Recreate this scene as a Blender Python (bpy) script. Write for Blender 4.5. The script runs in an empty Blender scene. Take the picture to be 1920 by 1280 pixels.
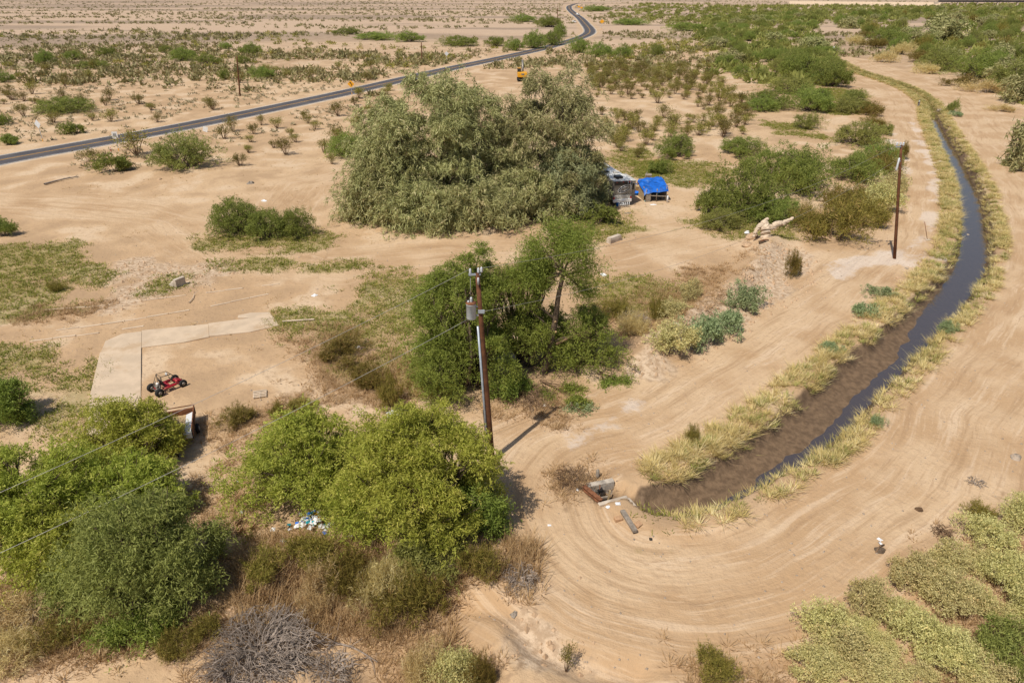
import bpy, math, random
import numpy as np
from mathutils import Vector, Matrix, Quaternion

# ------------------------------------------------------------------ camera, world, sun
sc = bpy.context.scene
COL = sc.collection
CAM_H = 25.0; FPX = 1280.0; PITCH = math.radians(27.5)
cam = bpy.data.cameras.new('camera'); cam.sensor_width = 36; cam.lens = 24
cam.clip_start = 0.5; cam.clip_end = 20000
camo = bpy.data.objects.new('camera', cam); COL.objects.link(camo)
camo.location = (0, 0, CAM_H); camo.rotation_euler = (math.pi/2 - PITCH, 0, 0)
sc.camera = camo

SUN_EL = math.radians(58); SHADOW_AZ = math.radians(40)
world = bpy.data.worlds.new('World'); sc.world = world; world.use_nodes = True
wn = world.node_tree.nodes; wl = world.node_tree.links
sky = wn.new('ShaderNodeTexSky'); sky.sky_type = 'NISHITA'; sky.sun_disc = False
sky.sun_elevation = SUN_EL; sky.sun_rotation = math.pi + SHADOW_AZ
sky.dust_density = 1.5; sky.air_density = 1.0
wl.new(sky.outputs[0], wn['Background'].inputs[0]); wn['Background'].inputs[1].default_value = 0.085
sun = bpy.data.lights.new('sun', 'SUN'); sun.energy = 4.2; sun.angle = math.radians(0.5); sun.color = (1.0, 0.94, 0.84)
suno = bpy.data.objects.new('sun', sun); COL.objects.link(suno)
tosun = Vector((-math.sin(SHADOW_AZ)*math.cos(SUN_EL), -math.cos(SHADOW_AZ)*math.cos(SUN_EL), math.sin(SUN_EL)))
suno.rotation_euler = (-tosun).to_track_quat('-Z', 'Y').to_euler(); suno.location = (0, -20, 60)
vs = sc.view_settings; vs.view_transform = 'Standard'; vs.look = 'None'; vs.exposure = 0.12; vs.gamma = 1.0
sc.cycles.diffuse_bounces = 3; sc.cycles.max_bounces = 6; sc.cycles.transparent_max_bounces = 8

# ------------------------------------------------------------------ helpers
CP, SP = math.cos(PITCH), math.sin(PITCH)
def G(x, y, z=0.0):
    "ground point (height z) seen at a photograph position, used to survey the place"
    u = (x-960)/FPX; v = (640-y)/FPX
    t = (z-CAM_H)/(-SP+v*CP)
    return np.array([u*t, (CP+v*SP)*t])
def GZ(x, y, Y):
    "point on the vertical plane at distance Y"
    u = (x-960)/FPX; v = (640-y)/FPX
    t = Y/(CP+v*SP)
    return np.array([u*t, Y, CAM_H+(-SP+v*CP)*t])
def depth(Y, Z=0.0): return Y*CP+(CAM_H-Z)*SP
def PL(*pts): return np.array([G(x, y) for x, y in pts])

def _hash(ix, iy, seed):
    n = (ix.astype(np.int64)*374761393 + iy.astype(np.int64)*668265263 + seed*2147483647) & 0xffffffff
    n = ((n ^ (n >> 13))*1274126177) & 0xffffffff
    n = n ^ (n >> 16)
    return (n & 0xffffff)/float(0xffffff)
def vnoise(x, y, seed=0):
    x = np.asarray(x, float); y = np.asarray(y, float)
    ix = np.floor(x); iy = np.floor(y); fx = x-ix; fy = y-iy
    fx = fx*fx*(3-2*fx); fy = fy*fy*(3-2*fy)
    a = _hash(ix, iy, seed); b = _hash(ix+1, iy, seed); c = _hash(ix, iy+1, seed); d = _hash(ix+1, iy+1, seed)
    return (a*(1-fx)+b*fx)*(1-fy)+(c*(1-fx)+d*fx)*fy
def fbm(x, y, seed=0, o=4):
    s = 0; a = .5; k = 1
    for i in range(o):
        s = s+a*vnoise(x*k, y*k, seed+i*17); a *= .5; k *= 2.03
    return s/(1-.5**o)
def sstep(a, b, x):
    t = np.clip((x-a)/(b-a), 0, 1); return t*t*(3-2*t)
def smooth_line(P, step):
    "Catmull-Rom through the points, resampled evenly"
    P = np.asarray(P, float); Q = np.vstack([2*P[0]-P[1], P, 2*P[-1]-P[-2]]); out = []
    for i in range(1, len(Q)-2):
        p0, p1, p2, p3 = Q[i-1:i+3]
        for t in np.linspace(0, 1, 14, endpoint=False):
            out.append(.5*((2*p1)+(-p0+p2)*t+(2*p0-5*p1+4*p2-p3)*t*t+(-p0+3*p1-3*p2+p3)*t**3))
    out.append(P[-1]); out = np.array(out)
    d = np.r_[0, np.cumsum(np.linalg.norm(np.diff(out, axis=0), axis=1))]
    n = max(2, int(d[-1]/step)+1); s = np.linspace(0, d[-1], n)
    return np.stack([np.interp(s, d, out[:, k]) for k in range(out.shape[1])], 1)
def line_dist(x, y, L):
    "distance, arc length and side to polyline L"
    x = np.asarray(x, float); y = np.asarray(y, float)
    best = np.full(x.shape, 1e9); ss = np.zeros(x.shape); sd = np.zeros(x.shape); acc = 0.
    for i in range(len(L)-1):
        ax, ay = L[i]; bx, by = L[i+1]; dx, dy = bx-ax, by-ay; l2 = dx*dx+dy*dy; l = math.sqrt(l2)
        t = np.clip(((x-ax)*dx+(y-ay)*dy)/l2, 0, 1)
        d = np.hypot(x-ax-t*dx, y-ay-t*dy); m = d < best
        best = np.where(m, d, best); ss = np.where(m, acc+t*l, ss)
        sd = np.where(m, np.sign((x-ax)*dy-(y-ay)*dx), sd); acc += l
    return best, ss, sd
def in_poly(x, y, P):
    r = np.zeros(np.shape(x), bool); n = len(P); j = n-1
    for i in range(n):
        xi, yi = P[i]; xj, yj = P[j]
        c = ((yi > y) != (yj > y)) & (x < (xj-xi)*(y-yi)/(yj-yi+1e-12)+xi)
        r ^= c; j = i
    return r
def poly_mask(x, y, P, soft):
    "1 inside, falling to 0 across the edge over soft metres"
    out = np.zeros(np.shape(x)); lo = P.min(0)-soft*1.5; hi = P.max(0)+soft*1.5
    m = (x > lo[0]) & (x < hi[0]) & (y > lo[1]) & (y < hi[1])
    if not m.any(): return out
    xs, ys = x[m], y[m]; d, _, _ = line_dist(xs, ys, np.vstack([P, P[:1]]))
    d = np.where(in_poly(xs, ys, P), d, -d); out[m] = sstep(-soft, soft, d); return out

# ------------------------------------------------------------------ materials
def lin(r, g, b):
    f = lambda c: (c/255/12.92) if c/255 <= .04045 else ((c/255+.055)/1.055)**2.4
    return (f(r), f(g), f(b), 1)
MATS = {}
class NT:
    "tiny node-tree writer"
    def __init__(s, name):
        s.m = bpy.data.materials.new(name); s.m.use_nodes = True; s.t = s.m.node_tree; s.n = s.t.nodes
        s.b = s.n['Principled BSDF']; s.out = s.n['Material Output']; MATS[name] = s.m
    def node(s, typ, **kw):
        n = s.n.new(typ)
        for k, v in kw.items(): setattr(n, k, v)
        return n
    def link(s, a, b): s.t.links.new(a, b)
    def coords(s): return s.node('ShaderNodeTexCoord').outputs['Object']
    def pos(s): return s.node('ShaderNodeNewGeometry').outputs['Position']
    def attr(s, name): return s.node('ShaderNodeAttribute', attribute_name=name)
    def noise(s, vec, scale, detail=3, rough=.55, dim='3D'):
        n = s.node('ShaderNodeTexNoise'); n.noise_dimensions = dim; n.inputs['Scale'].default_value = scale
        n.inputs['Detail'].default_value = detail; n.inputs['Roughness'].default_value = rough
        s.link(vec, n.inputs['Vector']); return n.outputs['Fac']
    def ramp(s, fac, lo, hi, a=0., b=1.):
        n = s.node('ShaderNodeMapRange'); n.interpolation_type = 'SMOOTHSTEP'
        for k, v in (('From Min', lo), ('From Max', hi), ('To Min', a), ('To Max', b)): n.inputs[k].default_value = v
        s.link(fac, n.inputs['Value']); return n.outputs['Result']
    def math(s, op, a, b=None):
        n = s.node('ShaderNodeMath', operation=op)
        for i, q in enumerate((a, b)):
            if q is None: continue
            if isinstance(q, (int, float)): n.inputs[i].default_value = q
            else: s.link(q, n.inputs[i])
        return n.outputs[0]
    def mix(s, fac, a, b, blend='MIX'):
        n = s.node('ShaderNodeMix', data_type='RGBA', blend_type=blend)
        for key, q in ((0, fac), (6, a), (7, b)):
            if isinstance(q, (int, float, tuple)): n.inputs[key].default_value = q
            else: s.link(q, n.inputs[key])
        return n.outputs[2]
    def bump(s, h, strength, dist, prev=None):
        n = s.node('ShaderNodeBump'); n.inputs['Strength'].default_value = strength; n.inputs['Distance'].default_value = dist
        s.link(h, n.inputs['Height'])
        if prev is not None: s.link(prev, n.inputs['Normal'])
        return n.outputs[0]
    def vec(s, x, y, z=0.):
        n = s.node('ShaderNodeCombineXYZ')
        for i, q in enumerate((x, y, z)):
            if isinstance(q, (int, float)): n.inputs[i].default_value = q
            else: s.link(q, n.inputs[i])
        return n.outputs[0]
    def done(s, col, rough=.9, normal=None, spec=.2, metal=0.):
        if isinstance(col, tuple): s.b.inputs['Base Color'].default_value = col
        else: s.link(col, s.b.inputs['Base Color'])
        if isinstance(rough, (int, float)): s.b.inputs['Roughness'].default_value = rough
        else: s.link(rough, s.b.inputs['Roughness'])
        s.b.inputs['Specular IOR Level'].default_value = spec; s.b.inputs['Metallic'].default_value = metal
        if normal is not None: s.link(normal, s.b.inputs['Normal'])
        return s.m
def plain(name, col, rough=.6, var=.25, scale=3., metal=0., spec=.3, bump=.0, dirt=None):
    n = NT(name); p = n.coords(); f = n.noise(p, scale, 4)
    c2 = tuple(c*(1-var) for c in col[:3])+(1,)
    c = n.mix(n.ramp(f, .35, .65), col, c2)
    if dirt: c = n.mix(n.ramp(n.noise(p, scale*.6, 5, .7), .5, .72), c, dirt)
    nm = n.bump(n.noise(p, scale*4, 4), bump, .02) if bump else None
    return n.done(c, rough, nm, spec, metal)
def leafmat(name, a, b, c=None, trans=.3, rnd=.18):
    n = NT(name); t = n.attr('tint').outputs['Fac']
    col = n.mix(t, a, b)
    if c: col = n.mix(n.ramp(t, .78, 1.0), col, c)
    r = n.node('ShaderNodeObjectInfo').outputs['Random']
    hsv = n.node('ShaderNodeHueSaturation'); n.link(col, hsv.inputs['Color'])
    n.link(n.ramp(r, 0, 1, .5-.012, .5+.012), hsv.inputs['Hue']); n.link(n.ramp(r, 0, 1, 1-rnd, 1+rnd), hsv.inputs['Value'])
    col = hsv.outputs[0]; n.done(col, .6, None, .25)
    tr = n.node('ShaderNodeBsdfTranslucent'); n.link(col, tr.inputs['Color'])
    mx = n.node('ShaderNodeMixShader'); mx.inputs[0].default_value = trans
    n.link(n.b.outputs[0], mx.inputs[1]); n.link(tr.outputs[0], mx.inputs[2]); n.link(mx.outputs[0], n.out.inputs['Surface'])
    return n.m

def ground_material():
    n = NT('desert_ground'); p = n.pos()
    def sep(name):
        q = n.node('ShaderNodeSeparateColor'); n.link(n.attr(name).outputs['Color'], q.inputs[0]); return q.outputs
    tr, td, ts = sep('road'); weed, dry, mud = sep('cover'); salt, rub, far = sep('soil'); big, mid, st = sep('tone')
    fine = n.noise(p, 2.3, 4, .66); grit = n.noise(p, 15., 2, .6)
    tk = n.noise(n.vec(td, n.math('MULTIPLY', ts, .07)), 1.25, 4, .68, '2D')
    col = n.mix(n.ramp(big, .3, .7), (.525, .365, .218, 1), (.460, .306, .175, 1))
    col = n.mix(n.ramp(mid, .50, .72), col, (.565, .415, .270, 1))
    col = n.mix(n.math('MULTIPLY', n.ramp(mid, .52, .26), .75), col, (.375, .25, .145, 1))
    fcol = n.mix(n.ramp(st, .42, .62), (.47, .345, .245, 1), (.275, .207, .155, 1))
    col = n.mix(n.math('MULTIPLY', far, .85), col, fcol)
    base = n.mix(n.ramp(mid, .30, .70), (.435, .285, .160, 1), (.535, .380, .235, 1))
    base = n.mix(n.math('MULTIPLY', n.ramp(tk, .52, .70), .6), base, (.60, .45, .305, 1))
    base = n.mix(n.math('MULTIPLY', n.ramp(tk, .47, .30), .6), base, (.34, .215, .118, 1))
    tk2 = n.noise(n.vec(td, n.math('MULTIPLY', ts, .12)), 5.5, 2, .6, '2D')
    base = n.mix(n.math('MULTIPLY', n.math('MULTIPLY', n.ramp(tk2, .50, .34), n.ramp(tk, .44, .62)), n.ramp(mid, .35, .7, .05, .5)), base, (.33, .205, .115, 1))
    base = n.mix(n.math('MULTIPLY', n.ramp(tk2, .56, .72), n.ramp(mid, .65, .3, .0, .3)), base, (.62, .47, .32, 1))
    col = n.mix(tr, col, base)
    br = n.math('ADD', n.math('MULTIPLY', n.math('SUBTRACT', fine, .5), 1.1), n.math('MULTIPLY', n.math('SUBTRACT', mid, .5), .7))
    def edge(m, lo_=.3, hi_=.7): return n.ramp(n.math('ADD', m, n.math('MULTIPLY', br, n.ramp(m, 0., .15))), lo_, hi_)
    col = n.mix(n.math('MULTIPLY', edge(rub), .8), col, n.mix(n.ramp(fine, .40, .60), (.56, .43, .305, 1), (.37, .265, .175, 1)))
    col = n.mix(n.math('MULTIPLY', edge(dry, .4, .9), .65), col, n.mix(n.ramp(fine, .35, .65), (.36, .225, .118, 1), (.235, .15, .08, 1)))
    col = n.mix(n.math('MULTIPLY', edge(weed, .4, .9), .6), col, n.mix(n.ramp(fine, .35, .65), (.20, .185, .05, 1), (.30, .235, .09, 1)))
    col = n.mix(n.math('MULTIPLY', edge(salt, .45, .9), .42), col, (.66, .60, .55, 1))
    col = n.mix(n.math('MULTIPLY', n.ramp(fine, .50, .70), n.ramp(tr, 0., 1., .62, .32)), col, (.34, .225, .138, 1))
    col = n.mix(n.math('MULTIPLY', n.ramp(grit, .60, .74), .40), col, (.25, .17, .11, 1))
    mcol = n.mix(n.ramp(fine, .35, .65), (.185, .122, .073, 1), (.115, .075, .045, 1))
    col = n.mix(n.ramp(mud, .25, .75), col, mcol)
    rough = n.ramp(mud, .55, .95, .95, .55)
    hgt = n.math('ADD', n.math('ADD', fine, n.math('MULTIPLY', n.math('MULTIPLY', n.math('ADD', tk, n.math('MULTIPLY', tk2, .25)), tr), .8)), n.math('MULTIPLY', grit, .15))
    n.done(col, rough, n.bump(hgt, .65, .13), .15)
    return n.m
ground_material()

def water_material():
    n = NT('ditch_water'); p = n.pos()
    nm = n.bump(n.noise(p, 2.5, 3), .06, .03)
    gl = n.node('ShaderNodeBsdfGlossy'); gl.inputs['Roughness'].default_value = .05; gl.inputs['Color'].default_value = (1, .92, .86, 1)
    df = n.node('ShaderNodeBsdfDiffuse'); df.inputs['Color'].default_value = (.150, .108, .085, 1)
    tp = n.node('ShaderNodeBsdfTransparent'); tp.inputs['Color'].default_value = (.70, .58, .47, 1)
    m1 = n.node('ShaderNodeMixShader'); m1.inputs[0].default_value = .45
    n.link(tp.outputs[0], m1.inputs[1]); n.link(df.outputs[0], m1.inputs[2])
    fr = n.node('ShaderNodeFresnel'); fr.inputs[0].default_value = 2.9; n.link(nm, fr.inputs[1]); n.link(nm, gl.inputs['Normal'])
    m2 = n.node('ShaderNodeMixShader'); n.link(fr.outputs[0], m2.inputs[0])
    n.link(m1.outputs[0], m2.inputs[1]); n.link(gl.outputs[0], m2.inputs[2]); n.link(m2.outputs[0], n.out.inputs['Surface'])
water_material()

def asphalt():
    n = NT('asphalt'); p = n.pos()
    w = n.attr('lane').outputs['Fac']
    c = n.mix(n.ramp(n.noise(p, .25, 5), .35, .65), (.075, .068, .072, 1), (.110, .100, .100, 1))
    c = n.mix(n.math('MULTIPLY', w, .5), c, (.055, .052, .058, 1))
    n.done(c, .85, n.bump(n.noise(p, 30, 2), .3, .01), .25)
asphalt()
plain('line_white', (.72, .72, .70, 1), .7, .2, 2.)
plain('line_yellow', (.62, .33, .06, 1), .7, .2, 2.)
plain('concrete', (.56, .47, .37, 1), .9, .22, 1.2, bump=.3, dirt=(.34, .26, .19, 1))
plain('slab', (.57, .44, .31, 1), .9, .15, .7, bump=.15, dirt=(.45, .32, .20, 1))
plain('old_concrete', (.50, .43, .35, 1), .9, .4, 2.5, bump=.5, dirt=(.22, .20, .17, 1))
plain('rust', (.23, .095, .045, 1), .85, .45, 4., bump=.3)
plain('pole_wood', (.155, .062, .028, 1), .85, .4, 3., bump=.4)
plain('grey_wood', (.30, .25, .20, 1), .9, .35, 5., bump=.4)
plain('bleached_wood', (.66, .52, .38, 1), .85, .3, 2.2, bump=.4)
plain('galvanised', (.46, .50, .55, 1), .45, .2, 4., metal=.4)
plain('transformer_grey', (.62, .63, .64, 1), .45, .12, 2.)
plain('wire_metal', (.42, .39, .35, 1), .5, .1, 2., metal=.3)
plain('white_paint', (.74, .73, .70, 1), .45, .10, 1.5)
plain('rv_silver', (.50, .475, .43, 1), .4, .10, .8)
plain('rv_taupe', (.26, .235, .20, 1), .4, .12, .8)
plain('rv_dark', (.035, .032, .032, 1), .35, .2, 1.)
plain('glass_dark', (.015, .018, .022, 1), .08, .1, 1., spec=.6)
plain('tail_red', (.55, .02, .02, 1), .3, .1, 3.)
plain('red_paint', (.50, .02, .04, 1), .5, .4, 6., dirt=(.36, .16, .11, 1))
plain('black_steel', (.022, .02, .02, 1), .5, .2, 5.)
plain('rubber', (.022, .021, .020, 1), .85, .3, 6., bump=.3)
plain('metal_dull', (.33, .30, .26, 1), .5, .4, 6., metal=.5)
plain('tarp_blue', (.012, .13, .56, 1), .5, .45, 1.6, dirt=(.10, .20, .42, 1))
plain('plastic_blue', (.01, .17, .70, 1), .4, .15, 2.)
plain('plastic_white', (.78, .78, .78, 1), .5, .15, 5.)
plain('plastic_teal', (.02, .30, .36, 1), .5, .2, 5.)
plain('cat_yellow', (.68, .33, .02, 1), .45, .15, 1.5)
plain('sign_yellow', (.78, .36, .02, 1), .45, .08, 2.)
plain('sign_back', (.62, .63, .64, 1), .45, .12, 2.)
plain('plank', (.50, .36, .20, 1), .85, .3, 4.)
plain('bark_dark', (.150, .108, .085, 1), .95, .4, 4., bump=.5)
plain('bark_mesquite', (.15, .105, .07, 1), .95, .45, 3., bump=.6)
plain('cut_wood', (.50, .33, .17, 1), .9, .2, 4.)
plain('twig_grey', (.33, .265, .215, 1), .95, .4, 3.)
plain('twig_brown', (.21, .13, .075, 1), .95, .4, 3.)
plain('stone', (.40, .32, .245, 1), .95, .35, 2.5, bump=.6)
plain('sandstone', (.50, .34, .21, 1), .95, .25, 2.5, bump=.5)
plain('brick_tan', (.48, .29, .16, 1), .9, .25, 4., bump=.4)
plain('shirt_white', (.60, .66, .62, 1), .9, .1, 4.)
plain('jeans', (.03, .055, .17, 1), .9, .2, 6.)
plain('skin', (.30, .17, .11, 1), .6, .1, 6.)
plain('hair_dark', (.03, .022, .016, 1), .8, .2, 6.)
plain('bridge_steel', (.040, .034, .040, 1), .8, .2, .3)
plain('insulator', (.55, .56, .58, 1), .3, .1, 4.)
plain('damp_soil', (.13, .075, .04, 1), .95, .4, 2., bump=.5)
leafmat('leaf_athel', (.270, .275, .105, 1), (.500, .465, .210, 1), (.64, .54, .30, 1), .28, .05)
leafmat('leaf_athel_green', (.21, .24, .115, 1), (.38, .39, .185, 1), None, .25, .08)
leafmat('leaf_paloverde', (.290, .335, .044, 1), (.545, .550, .105, 1), (.68, .63, .16, 1), .44, .03)
leafmat('leaf_mesquite', (.165, .220, .033, 1), (.355, .400, .082, 1), None, .42, .05)
leafmat('leaf_mesquite_olive', (.205, .220, .048, 1), (.390, .385, .110, 1), None, .40, .05)
leafmat('leaf_shrub', (.160, .210, .038, 1), (.350, .380, .088, 1), None, .40, .15)
leafmat('leaf_creosote', (.145, .140, .028, 1), (.320, .270, .065, 1), (.40, .30, .11, 1), .3, .25)
leafmat('leaf_saltbush', (.45, .405, .155, 1), (.71, .63, .295, 1), (.80, .62, .28, 1), .30, .06)
leafmat('leaf_bluegreen', (.21, .265, .115, 1), (.40, .45, .225, 1), None, .28, .08)
leafmat('leaf_olive', (.160, .135, .025, 1), (.31, .245, .055, 1), (.42, .27, .10, 1), .25, .15)
leafmat('straw', (.50, .37, .145, 1), (.70, .55, .27, 1), (.78, .65, .38, 1), .3, .05)
leafmat('straw_green', (.24, .26, .055, 1), (.52, .45, .17, 1), None, .3, .05)
leafmat('weed_green', (.165, .185, .028, 1), (.300, .295, .050, 1), (.44, .36, .10, 1), .3, .05)
leafmat('weed_brown', (.38, .25, .11, 1), (.56, .40, .20, 1), (.64, .49, .27, 1), .3, .05)
leafmat('scrub_far', (.20, .195, .07, 1), (.36, .315, .145, 1), None, .2, .05)
leafmat('scrub_grey', (.27, .215, .14, 1), (.42, .345, .21, 1), None, .2, .05)

# ------------------------------------------------------------------ object helpers
def tag(o, label=None, cat=None, group=None, kind=None):
    for k, v in (('label', label), ('category', cat), ('group', group), ('kind', kind)):
        if v: o[k] = v
    return o
def empty(name, loc, rz=0., label=None, cat=None, group=None):
    o = bpy.data.objects.new(name, None); COL.objects.link(o); o.location = loc; o.rotation_euler = (0, 0, rz)
    o.empty_display_size = .3
    return tag(o, label, cat, group)
def np_mesh(name, V, F, mats, tint=None, fmat=None, smooth=False, attrs=None):
    me = bpy.data.meshes.new(name); V = np.asarray(V, np.float32); nv = len(V)
    faces = F if isinstance(F, list) else [F]
    tot = [len(f)*f.shape[1] for f in faces]
    me.vertices.add(nv); me.vertices.foreach_set('co', V.ravel())
    me.loops.add(sum(tot)); me.loops.foreach_set('vertex_index', np.concatenate([f.ravel() for f in faces]).astype(np.int32))
    npoly = sum(len(f) for f in faces); me.polygons.add(npoly)
    sizes = np.concatenate([np.full(len(f), f.shape[1]) for f in faces]); starts = np.r_[0, np.cumsum(sizes)[:-1]]
    me.polygons.foreach_set('loop_start', starts.astype(np.int32))
    if fmat is not None: me.polygons.foreach_set('material_index', np.asarray(fmat, np.int32))
    me.polygons.foreach_set('use_smooth', np.full(npoly, bool(smooth)))
    for m in (mats if isinstance(mats, (list, tuple)) else [mats]): me.materials.append(MATS[m])
    if tint is not None:
        a = me.attributes.new('tint', 'FLOAT', 'POINT'); a.data.foreach_set('value', np.asarray(tint, np.float32))
    for k, v in (attrs or {}).items():
        v = np.asarray(v, np.float32)
        if v.ndim == 1:
            a = me.attributes.new(k, 'FLOAT', 'POINT'); a.data.foreach_set('value', v)
        else:
            a = me.attributes.new(k, 'FLOAT_COLOR', 'POINT'); a.data.foreach_set('color', np.c_[v, np.ones(len(v))].astype(np.float32).ravel())
    me.update(calc_edges=True); return me
def put(name, me, parent=None, loc=(0, 0, 0), rz=0., scale=None, **kw):
    o = bpy.data.objects.new(name, me); COL.objects.link(o); o.location = loc; o.rotation_euler = (0, 0, rz)
    if scale is not None: o.scale = scale
    if parent is not None: o.parent = parent
    return tag(o, **kw)
class MB:
    "collects boxes, tubes, lathes and sheets; build() links them as one mesh"
    def __init__(s): s.v = []; s.f = []; s.sm = []
    def add(s, vs, fs, sm=False):
        b = len(s.v); s.v += [tuple(v) for v in vs]; s.f += [tuple(b+i for i in f) for f in fs]; s.sm += [sm]*len(fs); return s
    def box(s, c, size, rot=None, bev=0.):
        x, y, z = (q/2 for q in size); M = Matrix.Identity(3) if rot is None else (rot if isinstance(rot, Matrix) else Matrix.Rotation(rot, 3, 'Z'))
        b = min(bev, x*.9, y*.9, z*.9)
        if b <= 0:
            vs = [(i*x, j*y, k*z) for k in (-1, 1) for j in (-1, 1) for i in (-1, 1)]
            fs = [(0, 2, 3, 1), (4, 5, 7, 6), (0, 1, 5, 4), (2, 6, 7, 3), (0, 4, 6, 2), (1, 3, 7, 5)]
        else:
            ring = lambda X, Y, Z: [(X-b, -Y, Z), (X, -Y+b, Z), (X, Y-b, Z), (X-b, Y, Z), (-X+b, Y, Z), (-X, Y-b, Z), (-X, -Y+b, Z), (-X+b, -Y, Z)]
            vs = ring(x-b, y-b, -z)+ring(x, y, -z+b)+ring(x, y, z-b)+ring(x-b, y-b, z)
            fs = [tuple(range(7, -1, -1)), tuple(range(24, 32))]
            for r in range(3):
                for i in range(8): fs.append((r*8+i, r*8+(i+1) % 8, r*8+8+(i+1) % 8, r*8+8+i))
        return s.add([Vector(c)+M @ Vector(v) for v in vs], fs)
    def tube(s, pts, rad, n=6, cap=True):
        pts = [Vector(p) for p in pts]
        if isinstance(rad, (int, float)): rad = [rad]*len(pts)
        vs = []; fs = []; up = Vector((0, 0, 1)); prev = None
        for i, p in enumerate(pts):
            d = (pts[min(i+1, len(pts)-1)]-pts[max(i-1, 0)]).normalized()
            if prev is None: a = d.cross(up if abs(d.z) < .95 else Vector((1, 0, 0))).normalized()
            else: a = (prev-d*prev.dot(d)).normalized()
            prev = a; b = d.cross(a)
            for k in range(n):
                t = 2*math.pi*k/n; vs.append(p+(a*math.cos(t)+b*math.sin(t))*rad[i])
        for i in range(len(pts)-1):
            for k in range(n): fs.append((i*n+k, i*n+(k+1) % n, (i+1)*n+(k+1) % n, (i+1)*n+k))
        if cap: fs += [tuple(range(n-1, -1, -1)), tuple((len(pts)-1)*n+k for k in range(n))]
        return s.add(vs, fs, True)
    def lathe(s, prof, n=14, M=None):
        "profile (r, z) about z, moved by M"
        vs = []; fs = []; M = M or Matrix.Identity(4)
        for r, z in prof:
            for k in range(n): t = 2*math.pi*k/n; vs.append(M @ Vector((r*math.cos(t), r*math.sin(t), z)))
        for i in range(len(prof)-1):
            for k in range(n): fs.append((i*n+k, i*n+(k+1) % n, (i+1)*n+(k+1) % n, (i+1)*n+k))
        fs += [tuple(range(n-1, -1, -1)), tuple((len(prof)-1)*n+k for k in range(n))]
        return s.add(vs, fs, True)
    def prism(s, poly, h0, h1, M=None):
        "polygon in xy pulled from z h0 to h1"
        M = M or Matrix.Identity(4); k = len(poly)
        vs = [M @ Vector((x, y, h0)) for x, y in poly]+[M @ Vector((x, y, h1)) for x, y in poly]
        return s.add(vs, [tuple(range(k-1, -1, -1)), tuple(range(k, 2*k))]+[(i, (i+1) % k, k+(i+1) % k, k+i) for i in range(k)])
    def mesh(s, name, mat):
        me = bpy.data.meshes.new(name); me.from_pydata(s.v, [], s.f); me.materials.append(MATS[mat])
        me.polygons.foreach_set('use_smooth', s.sm); me.update(); return me
    def build(s, name, mat, parent=None, **kw): return put(name, s.mesh(name, mat), parent, **kw)
RZ = lambda a: Matrix.Rotation(a, 3, 'Z')

# ------------------------------------------------------------------ survey of the place
CAN_L = PL((1215,914),(1290,887),(1400,822),(1480,762),(1560,692),(1640,627),(1700,577),(1757,522),(1788,482),(1804,442),(1810,400),(1806,350),(1786,302),(1762,262),(1745,225),(1733,196),(1700,172),(1650,154),(1600,138),(1565,118))
CAN_R = PL((1262,964),(1330,956),(1420,917),(1500,872),(1560,832),(1620,782),(1680,714),(1740,652),(1782,602),(1832,542),(1858,492),(1860,450),(1846,400),(1830,350),(1803,292),(1783,252),(1766,220),(1753,193),(1714,166),(1660,146),(1606,128),(1570,108))
_l = smooth_line(CAN_L, .5); _r = smooth_line(CAN_R, .5)
_t = np.linspace(0, 1, 90)**1.25
_rs = lambda P: np.stack([np.interp(_t*(len(P)-1), np.arange(len(P)), P[:, k]) for k in (0, 1)], 1)
_l, _r = _rs(_l), _rs(_r); CAN = (_l+_r)/2; CAN_W = np.linalg.norm(_l-_r, axis=1)/2
CAN_S = np.r_[0, np.cumsum(np.linalg.norm(np.diff(CAN, axis=0), axis=1))]
CAN_W = np.minimum(CAN_W, np.interp(CAN_S, [0, 12, 40, 70, 100, 150, 175], [2.0, 2.0, 1.85, 1.7, 1.65, 1.4, .9]))
PIT = PL((1100, 918), (1147, 908), (1200, 925), (1215, 960), (1176, 934), (1126, 945))
GULLY = PL((560, 1215), (480, 1130), (560, 1060), (700, 1085), (860, 1100), (905, 1190), (930, 1290), (700, 1300))
RIDGE = smooth_line(PL((1445,455),(1420,500),(1380,545),(1320,585),(1245,640),(1195,690)), 1.)
RIDGE2 = smooth_line(PL((870,1120),(960,1150),(1010,1215),(1090,1250),(1190,1262)), 1.)
HW = smooth_line(np.vstack([G(-420, 365), G(-150, 331), PL((0,301),(160,272),(333,240),(500,206),(640,176),(740,153),(840,130),(940,109),(1020,91),(1066,78),(1092,69.5),(1105,62),(1105,55),(1098,46),(1087,34),(1074,24),(1067,16),(1071,10.5),(1095,6),(1180,2.5))]), 4.)
LOOP = smooth_line(PL((-120,372),(0,378),(180,388),(330,410),(450,470),(560,488),(700,482),(830,470),(1000,478),(1150,470),(1280,440),(1380,420)), 1.5)
LOOP2 = smooth_line(PL((640,500),(520,440),(560,350),(640,330),(700,300)), 1.5)
def wpoly(*p): return PL(*p)
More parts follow.
